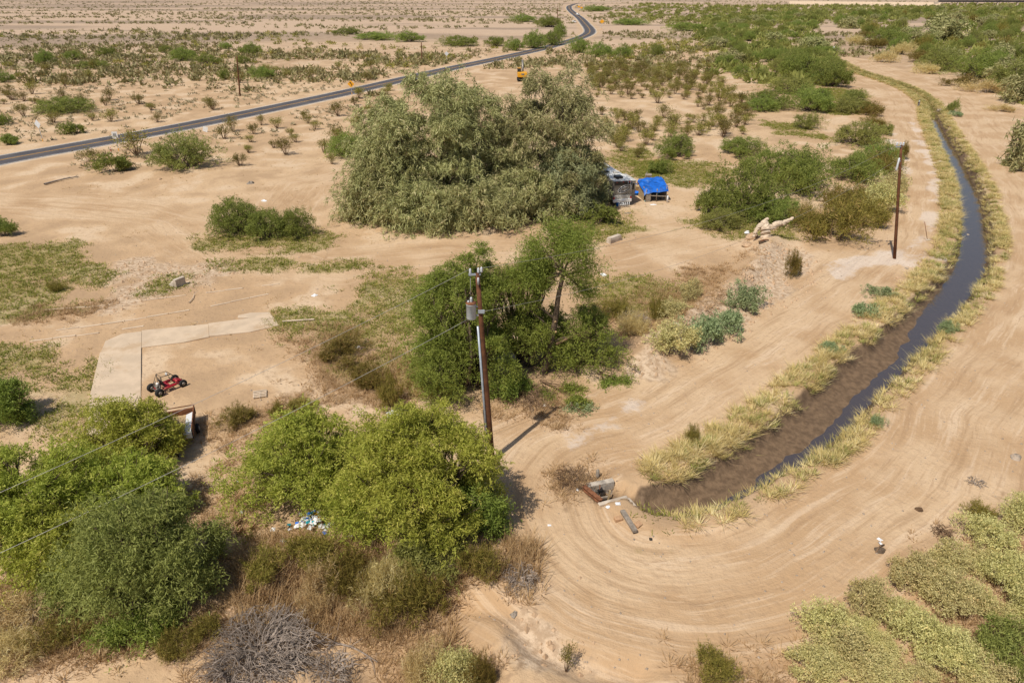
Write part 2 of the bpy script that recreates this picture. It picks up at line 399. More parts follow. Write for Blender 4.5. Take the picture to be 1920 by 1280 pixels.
WEED = [wpoly((-60,470),(60,452),(150,470),(215,505),(175,560),(90,590),(20,585),(-60,590)),
        wpoly((-60,640),(40,650),(150,690),(160,720),(70,720),(-60,700)), wpoly((355,455),(420,440),(600,430),(630,450),(560,470),(400,472)),
        wpoly((290,528),(330,518),(366,530),(355,546),(305,548)), wpoly((520,600),(640,590),(690,560),(650,535),(700,490),(780,490),(800,560),(790,640),(700,700),(600,650)),
        wpoly((1090,520),(1200,510),(1280,540),(1250,590),(1140,590)), wpoly((1060,410),(1180,400),(1195,430),(1120,455),(1050,440)),
        wpoly((1200,300),(1340,310),(1380,330),(1290,350),(1210,335)), wpoly((1300,420),(1400,400),(1470,440),(1380,450),(1300,440)),
        wpoly((80,790),(165,770),(165,800),(100,815)), wpoly((640,400),(690,400),(690,420),(650,415)), wpoly((400,490),(700,490),(760,500),(640,505)),
        wpoly((1480,170),(1600,165),(1640,210),(1560,215)), wpoly((1400,215),(1500,235),(1560,265),(1450,255)), wpoly((1140,290),(1200,280),(1230,310),(1200,330)),
        wpoly((1215,968),(1300,958),(1290,985),(1235,985))]
DRY = [wpoly((540,640),(640,620),(760,690),(760,760),(640,740),(590,700)), wpoly((400,790),(480,760),(560,760),(600,780),(520,810),(410,830)),
       wpoly((450,1090),(560,1000),(700,1040),(900,1050),(870,1160),(760,1150),(640,1110),(520,1110)), wpoly((-60,1050),(100,1080),(200,1150),(360,1140),(480,1080),(560,1150),(420,1240),(300,1230),(100,1240),(-60,1250)),
       wpoly((1120,600),(1200,560),(1280,530),(1400,480),(1370,520),(1270,600),(1190,620)), wpoly((60,590),(150,560),(200,570),(100,600)),
       wpoly((1300,1290),(1300,1240),(1400,1210),(1480,1200),(1700,1120),(1960,960),(1960,1330)), wpoly((1040,910),(1090,880),(1120,885),(1110,910),(1060,925)), wpoly((930,760),(1040,740),(1060,770),(960,790)),
       wpoly((430,830),(500,850),(480,980),(420,960)), wpoly((700,1170),(860,1150),(900,1290),(680,1290)), wpoly((935,1045),(968,1030),(975,1080),(950,1105))]
SALT = [wpoly((1700,225),(1720,230),(1750,290),(1775,350),(1770,400),(1750,440),(1735,430),(1755,380),(1740,310)), wpoly((1690,465),(1760,470),(1780,490),(1700,495)), wpoly((1560,500),(1680,470),(1740,445),(1700,480),(1580,520)),
        wpoly((1660,250),(1680,250),(1700,330),(1690,380)), wpoly((1190,760),(1100,830),(1060,850),(1100,800))]
RUB = [wpoly((1190,690),(1210,640),(1320,580),(1390,530),(1430,470),(1500,480),(1480,530),(1400,580),(1290,650),(1230,700)), wpoly((470,1130),(530,1090),(600,1110),(560,1180)), wpoly((900,1100),(990,1100),(1100,1220),(960,1200)),
       wpoly((200,480),(420,490),(420,530),(280,560),(190,590))]
DAMP = [wpoly((1285,985),(1312,985),(1340,1012),(1318,1012)), ]

def cover_mask(x, y, polys, edge):
    "ragged 0..1 cover of the patches, used for soil tint and for the plants alike"
    m = np.max([poly_mask(x, y, P, edge) for P in polys], 0)
    b = (fbm(x*.33, y*.33, 42, 4)-.5)*1.0+(fbm(x*.12, y*.12, 43, 3)-.5)*.9
    return np.clip(m+b*sstep(0, .12, m)*1.7, 0, 1)
def canal_field(x, y):
    d = np.full(x.shape, 99.); s = np.zeros(x.shape); sd = np.zeros(x.shape)
    m = (x > -22) & (x < 175) & (y > 5) & (y < 330)
    if m.any(): d[m], s[m], sd[m] = line_dist(x[m], y[m], CAN)
    return d, s, sd
def height(x, y, full=False):
    x = np.atleast_1d(np.asarray(x, float)); y = np.atleast_1d(np.asarray(y, float))
    r = np.hypot(x, y)
    z = (fbm(x*.06, y*.06, 3, 3)-.5)*.35*sstep(900, 200, r) + (fbm(x*.5, y*.5, 9, 3)-.5)*.13*sstep(200, 40, r)
    d, s, sd = canal_field(x, y)
    near = sstep(12, 3, d); z = z*(1-.75*near)
    w = np.interp(s, CAN_S, CAN_W); a = d-w
    a = a+(fbm(x*.9, y*.9, 21, 3)-.5)*.5
    bed = -.97+.30*np.clip(-d*sd/np.maximum(w, .3), -1, 1)+(fbm(x*.7, y*.7, 5, 3)-.5)*.16
    bed = bed-np.interp(s, [0, 8, 30, 52], [-.06, 0, .03, .42])
    dep = np.interp(s, [0, 140, 170, 200], [1, 1, .6, .4])
    prof = sstep(-.75, .25, a); lip = .22*np.exp(-((a-1.0)/.8)**2)
    z = np.where(d < w+4, z*prof+bed*dep*(1-prof)+lip, z)
    pm = poly_mask(x, y, PIT, .12); z = z*(1-pm)-1.15*pm
    b, _, _ = line_dist(x, y, RIDGE[::2]); z += .95*np.exp(-(b/1.5)**2)*(.55+.9*fbm(x*.7, y*.7, 31, 3))
    g = poly_mask(x, y, GULLY, .9); z -= .75*g
    b, _, sd2 = line_dist(x, y, RIDGE2[::2]); z -= .5*np.exp(-(b/.7)**2)
    hw = np.full(x.shape, 999.); m = (y > 60) & (y < 1500) & (x < 260)
    if full and m.any(): hw[m], _, _ = line_dist(x[m], y[m], HW[::4])
    if full: z = np.where(hw < 9, z*sstep(5, 9, hw), z)
    if full: return z, d, s, sd, a, hw
    return z
def hz(x, y): return float(height(x, y)[0])

# ------------------------------------------------------------------ ground sheet
def build_ground():
    NR, NC = 600, 540
    ys = np.concatenate([np.linspace(6, 14, 10, endpoint=False), 14*(2600/14)**(np.linspace(0, 1, NR-14)), [3600, 5000, 7500, 12000]])
    q = np.linspace(-1, 1, NC)
    Y = np.repeat(ys[:, None], NC, 1); X = q[None, :]*(Y*.95+14)
    x = X.ravel(); y = Y.ravel()
    z, d, s, sd, a, hw = height(x, y, True)
    big = fbm(x*.035, y*.035, 41, 3); mid = fbm(x*.33, y*.33, 42, 4); low = fbm(x*.12, y*.12, 43, 3)
    st = fbm(x*.006, y*.022, 44, 5)
    road = sstep(15.5, 11.5, d+(low-.5)*6)*sstep(.6, 1.6, a)
    b, _, _ = line_dist(x, y, RIDGE); road *= sstep(1., 2.6, b)
    left = (sd < 0); lim = np.interp(s, [0, 30, 45, 60, 90, 140, 260], [15, 13.5, 12.5, 12, 9.5, 9, 9]); road = np.where(left, road*sstep(lim+1.5, lim-1, d), road)
    ang = np.arctan2(y-CAN[0, 1], x-CAN[0, 0])-math.atan2(CAN[1, 1]-CAN[0, 1], CAN[1, 0]-CAN[0, 0])
    s2 = np.where(s < .05, 9*np.cos(ang), s)
    l1, ls1, _ = line_dist(x, y, LOOP[::3]); l2, ls2, _ = line_dist(x, y, LOOP2[::3])
    pick = l1 < l2*1.4; ld = np.where(pick, l1, l2); ls = np.where(pick, ls1, ls2)
    loop = sstep(7.5, 2.5, ld+(low-.5)*4)*.85
    loop = np.maximum(loop, .8*sstep(8.5, 5.2, hw+(mid-.5)*4)*(hw < 20)); ld = np.where(hw < 9, hw, ld)
    use = road >= loop
    tr = np.where(use, road, loop); td = np.where(use, d, ld)+(low-.5)*2.2; ts = np.where(use, s2, ls)
    mk = lambda L, soft: np.max([poly_mask(x, y, P, soft) for P in L], 0)
    brk = (mid-.5)*1.0+(low-.5)*.9
    soft = lambda m: np.clip(m+brk*sstep(0, .12, m)*1.7, 0, 1)
    weed = soft(mk(WEED, 3.6)); dry = soft(mk(DRY, 3.2)); salt = soft(mk(SALT, 1.6)); rub = soft(mk(RUB, 2.0))
    mud = np.where(d < 30, sstep(.55, -.25, a), 0)*sstep(185, 155, s)
    pm = poly_mask(x, y, PIT, .2); mud = np.maximum(mud, pm*.9); mud = np.maximum(mud, mk(DAMP, .5)*.6*(mid > .42))
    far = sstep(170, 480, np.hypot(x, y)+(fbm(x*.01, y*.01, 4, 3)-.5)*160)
    V = np.c_[x, y, z]
    i = np.arange(len(ys)-1)[:, None]*NC+np.arange(NC-1)[None, :]; i = i.ravel()
    F = np.c_[i, i+1, i+NC+1, i+NC]
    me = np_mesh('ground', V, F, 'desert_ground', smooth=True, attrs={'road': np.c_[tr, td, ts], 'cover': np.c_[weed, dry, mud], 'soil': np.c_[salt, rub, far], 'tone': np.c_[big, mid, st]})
    put('ground', me, kind='structure', label='tan desert soil with tyre tracks and dry patches')
build_ground()

def ribbon(L, offs, zf, n_keep=None):
    "strip of quads along L between lateral offsets"
    T = np.gradient(L, axis=0); T /= np.linalg.norm(T, axis=1)[:, None]; N = np.c_[T[:, 1], -T[:, 0]]
    k = len(offs); V = []
    for o in offs:
        P = L+N*(o if np.isscalar(o) else np.asarray(o)[:, None]); V.append(np.c_[P, zf(P)])
    V = np.stack(V, 1).reshape(-1, 3); n = len(L)
    i = (np.arange(n-1)[:, None]*k+np.arange(k-1)[None, :]).ravel()
    return V, np.c_[i, i+1, i+k+1, i+k]

# water lying in the ditch
w = np.interp(np.linspace(0, CAN_S[-1], 200), CAN_S, CAN_W); cl = np.stack([np.interp(np.linspace(0, CAN_S[-1], 200), CAN_S, CAN[:, k]) for k in (0, 1)], 1)
keep = np.linspace(0, CAN_S[-1], 200) < 158
V, F = ribbon(cl[keep], [-(w[keep]+.1), 0, w[keep]+.1], lambda P: np.full(len(P), -1.03))
put('water', np_mesh('water', V, F, 'ditch_water'), kind='structure', label='shallow brown water along the ditch bed')

# highway with its painted lines
zr = lambda h: (lambda P: np.full(len(P), h))
V, F = ribbon(HW, [-3.75, -2.6, -1.85, -1.0, 0, 1.0, 1.85, 2.6, 3.75], zr(.06)); lane = np.tile([0, .3, 1, .3, 0, .3, 1, .3, 0], len(HW))
hwy = put('highway', np_mesh('highway', V, F, 'asphalt', attrs={'lane': lane}), kind='structure', label='two-lane dark asphalt highway curving into the distance')
for o, m in ((-3.45, 'line_white'), (3.45, 'line_white'), (-.16, 'line_yellow'), (.16, 'line_yellow')):
    V, F = ribbon(HW, [o-.07, o+.07], zr(.072)); put('lane_line', np_mesh('lane_line', V, F, m), hwy)
# shoulders so that the sheet is a real raised roadbed
for o0, o1 in ((-5.2, -3.75), (3.75, 5.2)):
    V, F = ribbon(HW, [o0, o1], lambda P: np.zeros(len(P)))
    V = V.reshape(-1, 2, 3); V[:, 0, 2] = -.05 if o0 < 0 else .058; V[:, 1, 2] = .058 if o0 < 0 else -.05
    put('shoulder', np_mesh('shoulder', V.reshape(-1, 3), F, 'slab'), hwy)

# concrete slabs of a vanished house
slabs = empty('concrete_path', (0, 0, 0)); tag(slabs, 'pale L-shaped concrete path of slabs beside red buggy', None, None, 'structure')
def slab(pts, z=.045):
    P = PL(*pts); P = P[::-1] if np.cross(P[1]-P[0], P[2]-P[1]) < 0 else P
    lo, hi = P.min(0), P.max(0); gx, gy = (a.ravel() for a in np.meshgrid(np.linspace(lo[0], hi[0], 24), np.linspace(lo[1], hi[1], 24))); k = in_poly(gx, gy, P)
    z0 = float(height(gx[k], gy[k]).max())
    MB().prism([tuple(p) for p in P], -.25, max(z, z0+.02)).build('slab', 'slab', slabs)
slab([(166,787),(163,822),(263,810),(264.3,749)]); slab([(188,662),(170,740),(166,786.3),(264.3,748.4),(265,652.6)]); slab([(198,640),(189,661.4),(265,652),(265.4,622),(230,626)])
slab([(266,620),(265.6,652),(345,642),(392,632),(390.6,608)]); slab([(391.2,608),(392.6,631.8),(470,624),(523,612),(517,600),(470,598)])
def kerb(pts, label):
    L = smooth_line(PL(*pts), 1.6); rr = random.Random(len(label)); o = empty('foundation_strip', (0, 0, 0)); tag(o, label, None, None, 'structure')
    for i in range(len(L)-1):
        if rr.random() < .22: continue
        a, b = L[i], L[i+1]; m = (a+b)/2; d = b-a; z = float(height(*m)[0]); MB().box((m[0], m[1], z-.02), (np.linalg.norm(d)*.98, .13+rr.random()*.08, .16+rr.random()*.05), RZ(math.atan2(d[1], d[0])), .02).build('strip_piece', 'slab', o)
kerb([(84,582),(200,572),(330,555),(524,532)], 'upper half-buried pale foundation strip left of the path'); kerb([(60,626),(200,606),(360,580),(504,551)], 'middle half-buried pale foundation strip above the path'); kerb([(55,640),(150,628),(270,610)], 'lower half-buried pale foundation strip left of the path')
slab([(447,593),(446,597.4),(515,599.4),(505,587),(470,588)])

# ------------------------------------------------------------------ vegetation generators
def unit(v): return v/np.maximum(np.linalg.norm(v, axis=-1, keepdims=True), 1e-9)
def leaf_quads(P, D, L, W, rng):
    "one pointed leaf per point"
    S = unit(np.cross(D, rng.normal(size=P.shape))); n = len(P)
    L = np.broadcast_to(L, (n,))[:, None]; W = np.broadcast_to(W, (n,))[:, None]
    V = np.stack([P-S*W*.5, P+S*W*.5, P+D*L], 1).reshape(-1, 3)
    return V, np.arange(n*3).reshape(-1, 3)
def spray_crown(lobes, n, rng, leaf=(.16, .05), axis=.9, per=26, droop=.25, spread=.8, sig=.11, low=-.35, inner=.25, up=.25, gaps=.85, ragged=2.2):
    "leaf sprays set on the shells of the lobes: lobes rows are cx cy cz rx ry rz"
    L = np.asarray(lobes, float); area = (L[:, 3]*L[:, 4]+L[:, 3]*L[:, 5]+L[:, 4]*L[:, 5]); k = max(1, n//per)
    c = rng.choice(len(L), k, p=area/area.sum()); u = unit(rng.normal(size=(k*3, 3)))
    u = u[u[:, 2] > low-rng.random(len(u))*.3][:k]
    while len(u) < k: u = np.vstack([u, u])[:k]
    rho = np.where(rng.random(k) < inner, rng.uniform(.45, .85, k), rng.uniform(.82, 1.03, k))
    C = L[c, :3]+L[c, 3:]*u*rho[:, None]
    g = axis*1.5; nz = (vnoise(C[:, 0]/g+C[:, 2]/g*.7, C[:, 1]/g-C[:, 2]/g*.6, 7)+vnoise(C[:, 1]/g*1.3+C[:, 2]/g, C[:, 0]/g*1.2, 8))*.5
    g2 = axis*3.2; nb = vnoise(C[:, 0]/g2+C[:, 2]/g2*.8+3, C[:, 1]/g2-C[:, 2]/g2*.5+5, 9)
    C = C+u*((nz-.5)*1.3*axis+(nb-.5)*ragged*axis)[:, None]
    hole = (nz < .40) & (rng.random(k) < gaps); C[hole] = L[c[hole], :3]+L[c[hole], 3:]*u[hole]*.55
    C[:, 2] = np.maximum(C[:, 2], rng.uniform(.03, .25, k))
    A = unit(u+rng.normal(size=(k, 3))*.45+np.array([0, 0, up]))*(axis*np.exp(rng.normal(size=k)*.38-.15))[:, None]
    t = rng.random((k, per)); P = C[:, None]+A[:, None]*(t[..., None]-.45)
    P[..., 2] -= droop*t*t*axis
    P += rng.normal(size=P.shape)*(sig*(1.25-.8*t))[..., None]*axis
    D = unit(unit(A)[:, None]*.6+rng.normal(size=P.shape)*spread+np.array([0, 0, -droop]))
    P = P.reshape(-1, 3); D = D.reshape(-1, 3); P[:, 2] = np.maximum(P[:, 2], .02)
    V, F = leaf_quads(P, D, leaf[0]*rng.uniform(.6, 1.35, len(P)), leaf[1]*rng.uniform(.7, 1.3, len(P)), rng)
    tn = np.clip(.5+np.repeat(rng.normal(size=k)*.17, per)+rng.normal(size=k*per)*.20, 0, 1)
    return V, F, np.repeat(tn, 3)
def dome(R, H, n, rng, k=.36, flat=.55, base=.0, asym=.15):
    "irregular heap of lobes filling a bush-shaped dome"
    out = []
    for i in range(n):
        a = rng.uniform(0, 2*math.pi); rr = R*math.sqrt((i+.5)/n)*.80*rng.uniform(.8, 1.12)
        r = R*k*rng.uniform(.7, 1.2)
        top = H*(1-.62*(rr/R)**2)*rng.uniform(.80, 1.06); rz = min(r*.85, top*.5)
        out.append([rr*math.cos(a), rr*math.sin(a)*(1-asym), max(top-rz, base+rz*.6), r, r, rz])
        if top > 2.2*rz+.3: out.append([rr*math.cos(a+.3)*1.06, rr*math.sin(a+.3)*1.06*(1-asym), max((top-rz)*rng.uniform(.35, .6), base+rz*.5), r*.95, r*.95, rz])
    return np.array(out)
def tubes_np(lines, n=4):
    "many thin tapered tubes: list of (points Kx3, radii K)"
    Vs = []; Fs = []; b = 0
    ang = np.linspace(0, 2*np.pi, n, endpoint=False); cs, sn = np.cos(ang), np.sin(ang)
    for P, r in lines:
        P = np.asarray(P, float); r = np.broadcast_to(r, (len(P),)); T = unit(np.gradient(P, axis=0))
        ref = np.where(np.abs(T[:, 2:3]) < .9, np.array([[0, 0, 1.]]), np.array([[1., 0, 0]])); a = unit(np.cross(T, ref)); c = np.cross(T, a)
        ring = P[:, None]+(a[:, None]*cs[None, :, None]+c[:, None]*sn[None, :, None])*r[:, None, None]
        Vs.append(ring.reshape(-1, 3)); k = len(P)
        i = (np.arange(k-1)[:, None]*n+np.arange(n)[None]).ravel(); j = (np.arange(k-1)[:, None]*n+(np.arange(n)[None]+1) % n).ravel()
        Fs.append(np.c_[i, j, j+n, i+n]+b); b += k*n
    return np.vstack(Vs), np.vstack(Fs)
def bend(a, b, rng, k=6, w=.12):
    a = np.asarray(a, float); b = np.asarray(b, float); t = np.linspace(0, 1, k)[:, None]; L = np.linalg.norm(b-a)
    m = rng.normal(size=3)*w*L; m2 = rng.normal(size=3)*w*.5*L
    return a+(b-a)*t+m*(t*(1-t)*2)+m2*np.sin(t*math.pi*2)*.5
def limbs(lobes, rng, R, trunk=.16, base=.25, k=None, twig=3):
    lines = []
    idx = rng.permutation(len(lobes))[:k or len(lobes)]
    for i in idx:
        c = lobes[i][:3]; a = np.array([rng.normal()*base, rng.normal()*base, -.1]); P = bend(a, c, rng, 7, .10)
        r = trunk*rng.uniform(.6, 1.15); lines.append((P, np.linspace(r, r*.3, 7)))
        for q in range(twig):
            j = rng.integers(3, 6); d = unit(rng.normal(size=3)+np.array([0, 0, .3]))*lobes[i][3:].mean()*rng.uniform(.7, 1.05)
            lines.append((bend(P[j], c+d, rng, 5, .12), np.linspace(r*.32, r*.08, 5)))
    return tubes_np(lines, 5)
def bush_meshes(name, R, H, n, seed, leafm, barkm='bark_dark', nl=12, trunk=.07, k=.36, **kw):
    rng = np.random.default_rng(seed); L = dome(R, H, nl, rng, k)
    V, F, t = spray_crown(L, n, rng, **kw)
    cr = np_mesh(name+'_crown', V, F, leafm, tint=t)
    V, F = limbs(L, rng, R, trunk, R*.10, twig=2)
    return np_mesh(name+'_trunk', V, F, barkm, smooth=True), cr
def creosote_meshes(seed, R=.9, H=1.35, n=900, leafm='leaf_creosote', stemm='twig_brown', ns=22, leaf=(.13, .06)):
    rng = np.random.default_rng(seed); lines = []; P = []; D = []
    for i in range(ns):
        az = rng.uniform(0, 2*math.pi); tilt = rng.uniform(.05, 1.)**.8; l = H*rng.uniform(.75, 1.15)
        tip = np.array([math.cos(az)*R*tilt, math.sin(az)*R*tilt, l*math.cos(tilt*.75)]); a = np.array([math.cos(az)*.08, math.sin(az)*.08, -.05])
        B = bend(a, tip, rng, 6, .07); B[:, 2] += np.sin(np.linspace(0, math.pi, 6))*.12*H; lines.append((B, np.linspace(.016, .006, 6)))
        m = n//ns; t = rng.uniform(.38, 1.05, m)**.8; q = np.stack([np.interp(t, np.linspace(0, 1, 6), B[:, j]) for j in range(3)], 1)
        P.append(q+rng.normal(size=q.shape)*R*.13); D.append(unit(rng.normal(size=q.shape)*.8+unit(tip-a)*.5))
    V, F = tubes_np(lines, 3); st = np_mesh('stems', V, F, stemm)
    P = np.vstack(P); D = np.vstack(D); P[:, 2] = np.maximum(P[:, 2], .03)
    V, F = leaf_quads(P, D, leaf[0]*rng.uniform(.6, 1.4, len(P)), leaf[1], rng)
    return st, np_mesh('foliage', V, F, leafm, tint=np.repeat(np.clip(rng.normal(.5, .25, len(P)), 0, 1), 3))
def join_np(meshes, name):
    "one mesh with both materials for plants too far to show parts"
    Vs = []; Fs = []; ts = []; fm = []; b = 0; mats = []
    for k, me in enumerate(meshes):
        v = np.empty(len(me.vertices)*3, np.float32); me.vertices.foreach_get('co', v); v = v.reshape(-1, 3)
        f = np.empty(len(me.loops), np.int32); me.loops.foreach_get('vertex_index', f); f = f.reshape(len(me.polygons), -1)
        t = np.zeros(len(v), np.float32)
        if 'tint' in me.attributes: me.attributes['tint'].data.foreach_get('value', t)
        Vs.append(v); Fs.append(f+b); ts.append(t); fm.append(np.full(len(f), k)); b += len(v); mats.append(me.materials[0].name)
    return np_mesh(name, np.vstack(Vs), Fs, mats, tint=np.concatenate(ts), fmat=np.concatenate(fm))
def blades(P, rng, n, h, w, lean, tint=(0, 1), clump=.12, one=True):
    "grass: n arching blades at each point, each two quads tapering"
    k = len(P); N = k*n; az = rng.uniform(0, 2*np.pi, N); B = np.repeat(P, n, 0).astype(float)
    rr = np.abs(rng.normal(size=N))*clump; B[:, 0] += np.cos(az)*rr; B[:, 1] += np.sin(az)*rr
    hh = np.repeat(np.broadcast_to(h, (k,)), n)*rng.uniform(.55, 1.15, N); ln = lean*rng.uniform(.2, 1.3, N)*hh
    d = np.c_[np.cos(az), np.sin(az), np.zeros(N)]; s = np.c_[-d[:, 1], d[:, 0], d[:, 2]]*(w*.5*rng.uniform(.6, 1.4, N))[:, None]
    up = np.array([0, 0, 1.]); m = B+d*(ln*.35)[:, None]+up*(hh*.62)[:, None]; t = B+d*ln[:, None]+up*(hh*(1-.35*np.clip(ln/hh, 0, 1)))[:, None]
    tn = np.clip(np.repeat(rng.uniform(tint[0], tint[1], k), n)+rng.normal(size=N)*.15, 0, 1)
    if one: return np.stack([B-s, B+s, t], 1).reshape(-1, 3), np.arange(N*3).reshape(-1, 3), np.repeat(tn, 3)
    V = np.stack([B-s, B+s, m+s*.9, m-s*.9, t], 1).reshape(-1, 3); i = np.arange(N)*5
    return V, [np.c_[i, i+1, i+2, i+3], np.c_[i+3, i+2, i+4]], np.repeat(tn, 5)
def scatter_poly(polys, dens, rng, thr=.0, seed=5, sc_=.5, grow=1., edge=3.4):
    out = []
    for P in polys:
        if not len(P): continue
        lo, hi = P.min(0)-grow, P.max(0)+grow; n = int((hi-lo).prod()*dens); q = lo+rng.random((n, 2))*(hi-lo)
        m = cover_mask(q[:, 0], q[:, 1], [P], edge)
        keep = m+rng.normal(size=n)*.16 > .42+thr
        out.append(q[keep & (m > .02)])
    q = np.vstack(out); return np.c_[q, height(q[:, 0], q[:, 1])]
def spec(cx, yb, w, yt, back=.6):
    "base point, radius and height of a plant from its place in the photograph"
    X, Y = G(cx, yb); R = w/2*depth(Y)/FPX; Y2 = Y+back*R
    X2 = (cx-960)/FPX*depth(Y2); H = GZ(cx, yt, Y2)[2]
    return X2, Y2, R, max(.3, H)
def tree(name, label, cat, cx, yb, w, yt, seed, leafm, n, nl=16, bark='bark_mesquite', group=None, trunk=.14, k=.34, back=.6, lobes=None, kl=None, **kw):
    X, Y, R, H = spec(cx, yb, w, yt, back); rng = np.random.default_rng(seed); z = hz(X, Y)
    o = empty(name, (X, Y, z), 0, label, cat, group); L = dome(R, H-z, nl, rng, k) if lobes is None else lobes(R, H-z, rng)
    V, F = limbs(L, rng, R, trunk, min(.5, R*.1), kl); put('trunk', np_mesh('trunk', V, F, bark, smooth=True), o)
    kw.pop('k', None); V, F, t = spray_crown(L, n, rng, **kw); put('crown', np_mesh('crown', V, F, leafm, tint=t), o)
    return o

# ------------------------------------------------------------------ the big tamarisk clump
def athel_lobes(R, H, rng, n=15, k=.30):
    "big billowing heads, each hung with smaller ones, deep gaps between them"
    out = []
    for i in range(n):
        a = i*2.39996+rng.normal()*.2; q = (i+.4)/n; rr = R*math.sqrt(q)*.80*rng.uniform(.88, 1.1)
        top = H*(1-.50*(rr/R)**2.4)*rng.uniform(.84, 1.04); r = R*k*rng.uniform(.75, 1.15); zz = top-r*.9
        while zz > .3:
            x, y = rr*math.cos(a), rr*math.sin(a)*.9
            for j in range(4):
                u = unit(rng.normal(size=3)); u[2] = abs(u[2])*.9; q_ = r*.55
                out.append([x+u[0]*q_*.9, y+u[1]*q_*.9, zz+u[2]*q_*.8, r*.50, r*.50, r*.52])
            zz -= r*rng.uniform(1.25, 1.6); rr = min(rr*1.05+.07*R, R*.92); a += rng.normal()*.15; r *= rng.uniform(.85, 1.05)
    return np.array(out)
ATH = dict(leaf=(.52, .10), axis=1.2, per=22, droop=.7, spread=.5, sig=.16, low=-.35, inner=.06, up=.15, gaps=1., ragged=3.0)
tree('tamarisk_tree', 'tallest grey-green tamarisk, left crown of the big clump', 'tree', 815, 432, 300, 132, 11, 'leaf_athel', 84000, bark='bark_dark', trunk=.2, back=.75, lobes=athel_lobes, kl=12, group='tamarisk clump', **ATH)
tree('tamarisk_tree', 'grey-green tamarisk forming the right crown of the big clump', 'tree', 1030, 412, 225, 118, 12, 'leaf_athel', 74000, bark='bark_dark', trunk=.2, back=.8, lobes=athel_lobes, kl=12, group='tamarisk clump', **ATH)
tree('tamarisk_tree', 'low spreading tamarisk at the left foot of the big clump', 'tree', 728, 424, 160, 288, 13, 'leaf_athel', 32000, bark='bark_dark', trunk=.14, lobes=athel_lobes, kl=8, group='tamarisk clump', **ATH)
tree('tamarisk_tree', 'low bluish-green tamarisk beside the motorhome', 'tree', 1072, 410, 138, 258, 14, 'leaf_athel_green', 30000, bark='bark_dark', trunk=.14, lobes=athel_lobes, kl=8, group='tamarisk clump', **ATH)
tree('tamarisk_tree', 'low pale tamarisk in the front middle of the big clump', 'tree', 905, 438, 150, 330, 15, 'leaf_athel', 24000, bark='bark_dark', trunk=.14, lobes=athel_lobes, kl=8, group='tamarisk clump', **ATH)
tree('tamarisk_tree', 'grey-green tamarisk between the two tall crowns of the big clump', 'tree', 905, 425, 200, 215, 17, 'leaf_athel', 44000, bark='bark_dark', trunk=.16, back=1.1, lobes=athel_lobes, kl=8, group='tamarisk clump', **ATH)
tree('tamarisk_tree', 'tamarisk low in the left middle of the big clump', 'tree', 805, 438, 170, 318, 18, 'leaf_athel', 22000, bark='bark_dark', trunk=.14, lobes=athel_lobes, kl=8, group='tamarisk clump', **ATH)
tree('tamarisk_tree', 'tamarisk low in the right middle of the big clump', 'tree', 995, 425, 160, 300, 19, 'leaf_athel', 20000, bark='bark_dark', trunk=.14, lobes=athel_lobes, kl=8, group='tamarisk clump', **ATH)
tree('tamarisk_tree', 'grey-green tamarisk at the left shoulder of the big clump', 'tree', 762, 432, 185, 200, 20, 'leaf_athel', 36000, bark='bark_dark', trunk=.16, back=1.0, lobes=athel_lobes, kl=8, group='tamarisk clump', **ATH)
tree('green_shrub', 'bright green rounded shrub below the motorhome', 'shrub', 1122, 425, 74, 375, 16, 'leaf_shrub', 7000, nl=9, trunk=.05, leaf=(.2, .08), axis=.7)

# ------------------------------------------------------------------ near trees
PV = dict(leaf=(.17, .055), axis=.8, per=26, droop=.3, spread=.75, sig=.13, inner=.12, k=.24)
MQ = dict(leaf=(.20, .05), axis=1.1, per=26, droop=.45, spread=.6, sig=.12, inner=.14)
tree('palo_verde', 'yellow-green palo verde behind the metal trailer, topmost at lower left', 'tree', 252, 905, 225, 746, 21, 'leaf_paloverde', 48000, 34, **PV)
tree('palo_verde', 'yellow-green palo verde cut off by the left edge', 'tree', 75, 1090, 350, 836, 22, 'leaf_paloverde', 66000, 46, **PV)
tree('palo_verde', 'yellow-green palo verde in the middle of the lower left thicket', 'tree', 258, 1010, 235, 850, 23, 'leaf_paloverde', 36000, 30, **PV)
tree('mesquite_tree', 'darker olive mesquite in front of the lower left palo verdes', 'tree', 300, 1170, 300, 925, 24, 'leaf_mesquite_olive', 56000, 34, k=.24, **MQ)
tree('palo_verde', 'yellow-green palo verde low in the lower left corner thicket', 'tree', 130, 1120, 230, 950, 37, 'leaf_paloverde', 34000, 26, **PV)
tree('mesquite_shrub', 'olive mesquite fringe at the lower left below the power lines', 'shrub', 170, 1150, 150, 1040, 38, 'leaf_mesquite_olive', 14000, 14, k=.28, **MQ)
tree('mesquite_shrub', 'small dark mesquite shrub low at the lower left', 'shrub', 265, 1216, 170, 1125, 25, 'leaf_mesquite', 12000, 14, **MQ)
tree('palo_verde', 'light yellow-green palo verde left of the utility pole', 'tree', 590, 985, 265, 770, 26, 'leaf_paloverde', 66000, 38, **PV)
tree('palo_verde', 'largest yellow-green palo verde at the foot of the pole', 'tree', 800, 1050, 325, 754, 27, 'leaf_paloverde', 100000, 50, **PV)
tree('palo_verde', 'low yellow-green palo verde joining the two below the pole', 'shrub', 690, 1020, 170, 880, 35, 'leaf_paloverde', 22000, 18, **PV)
tree('mesquite_shrub', 'low greyish mesquite fringe below the largest palo verde', 'shrub', 800, 1085, 170, 1000, 36, 'leaf_mesquite_olive', 13000, 16, k=.28, **MQ)
tree('mesquite_shrub', 'dark blue-green mesquite skirt on the right below the pole', 'shrub', 895, 1015, 125, 895, 28, 'leaf_mesquite', 14000, 14, k=.28, **MQ)
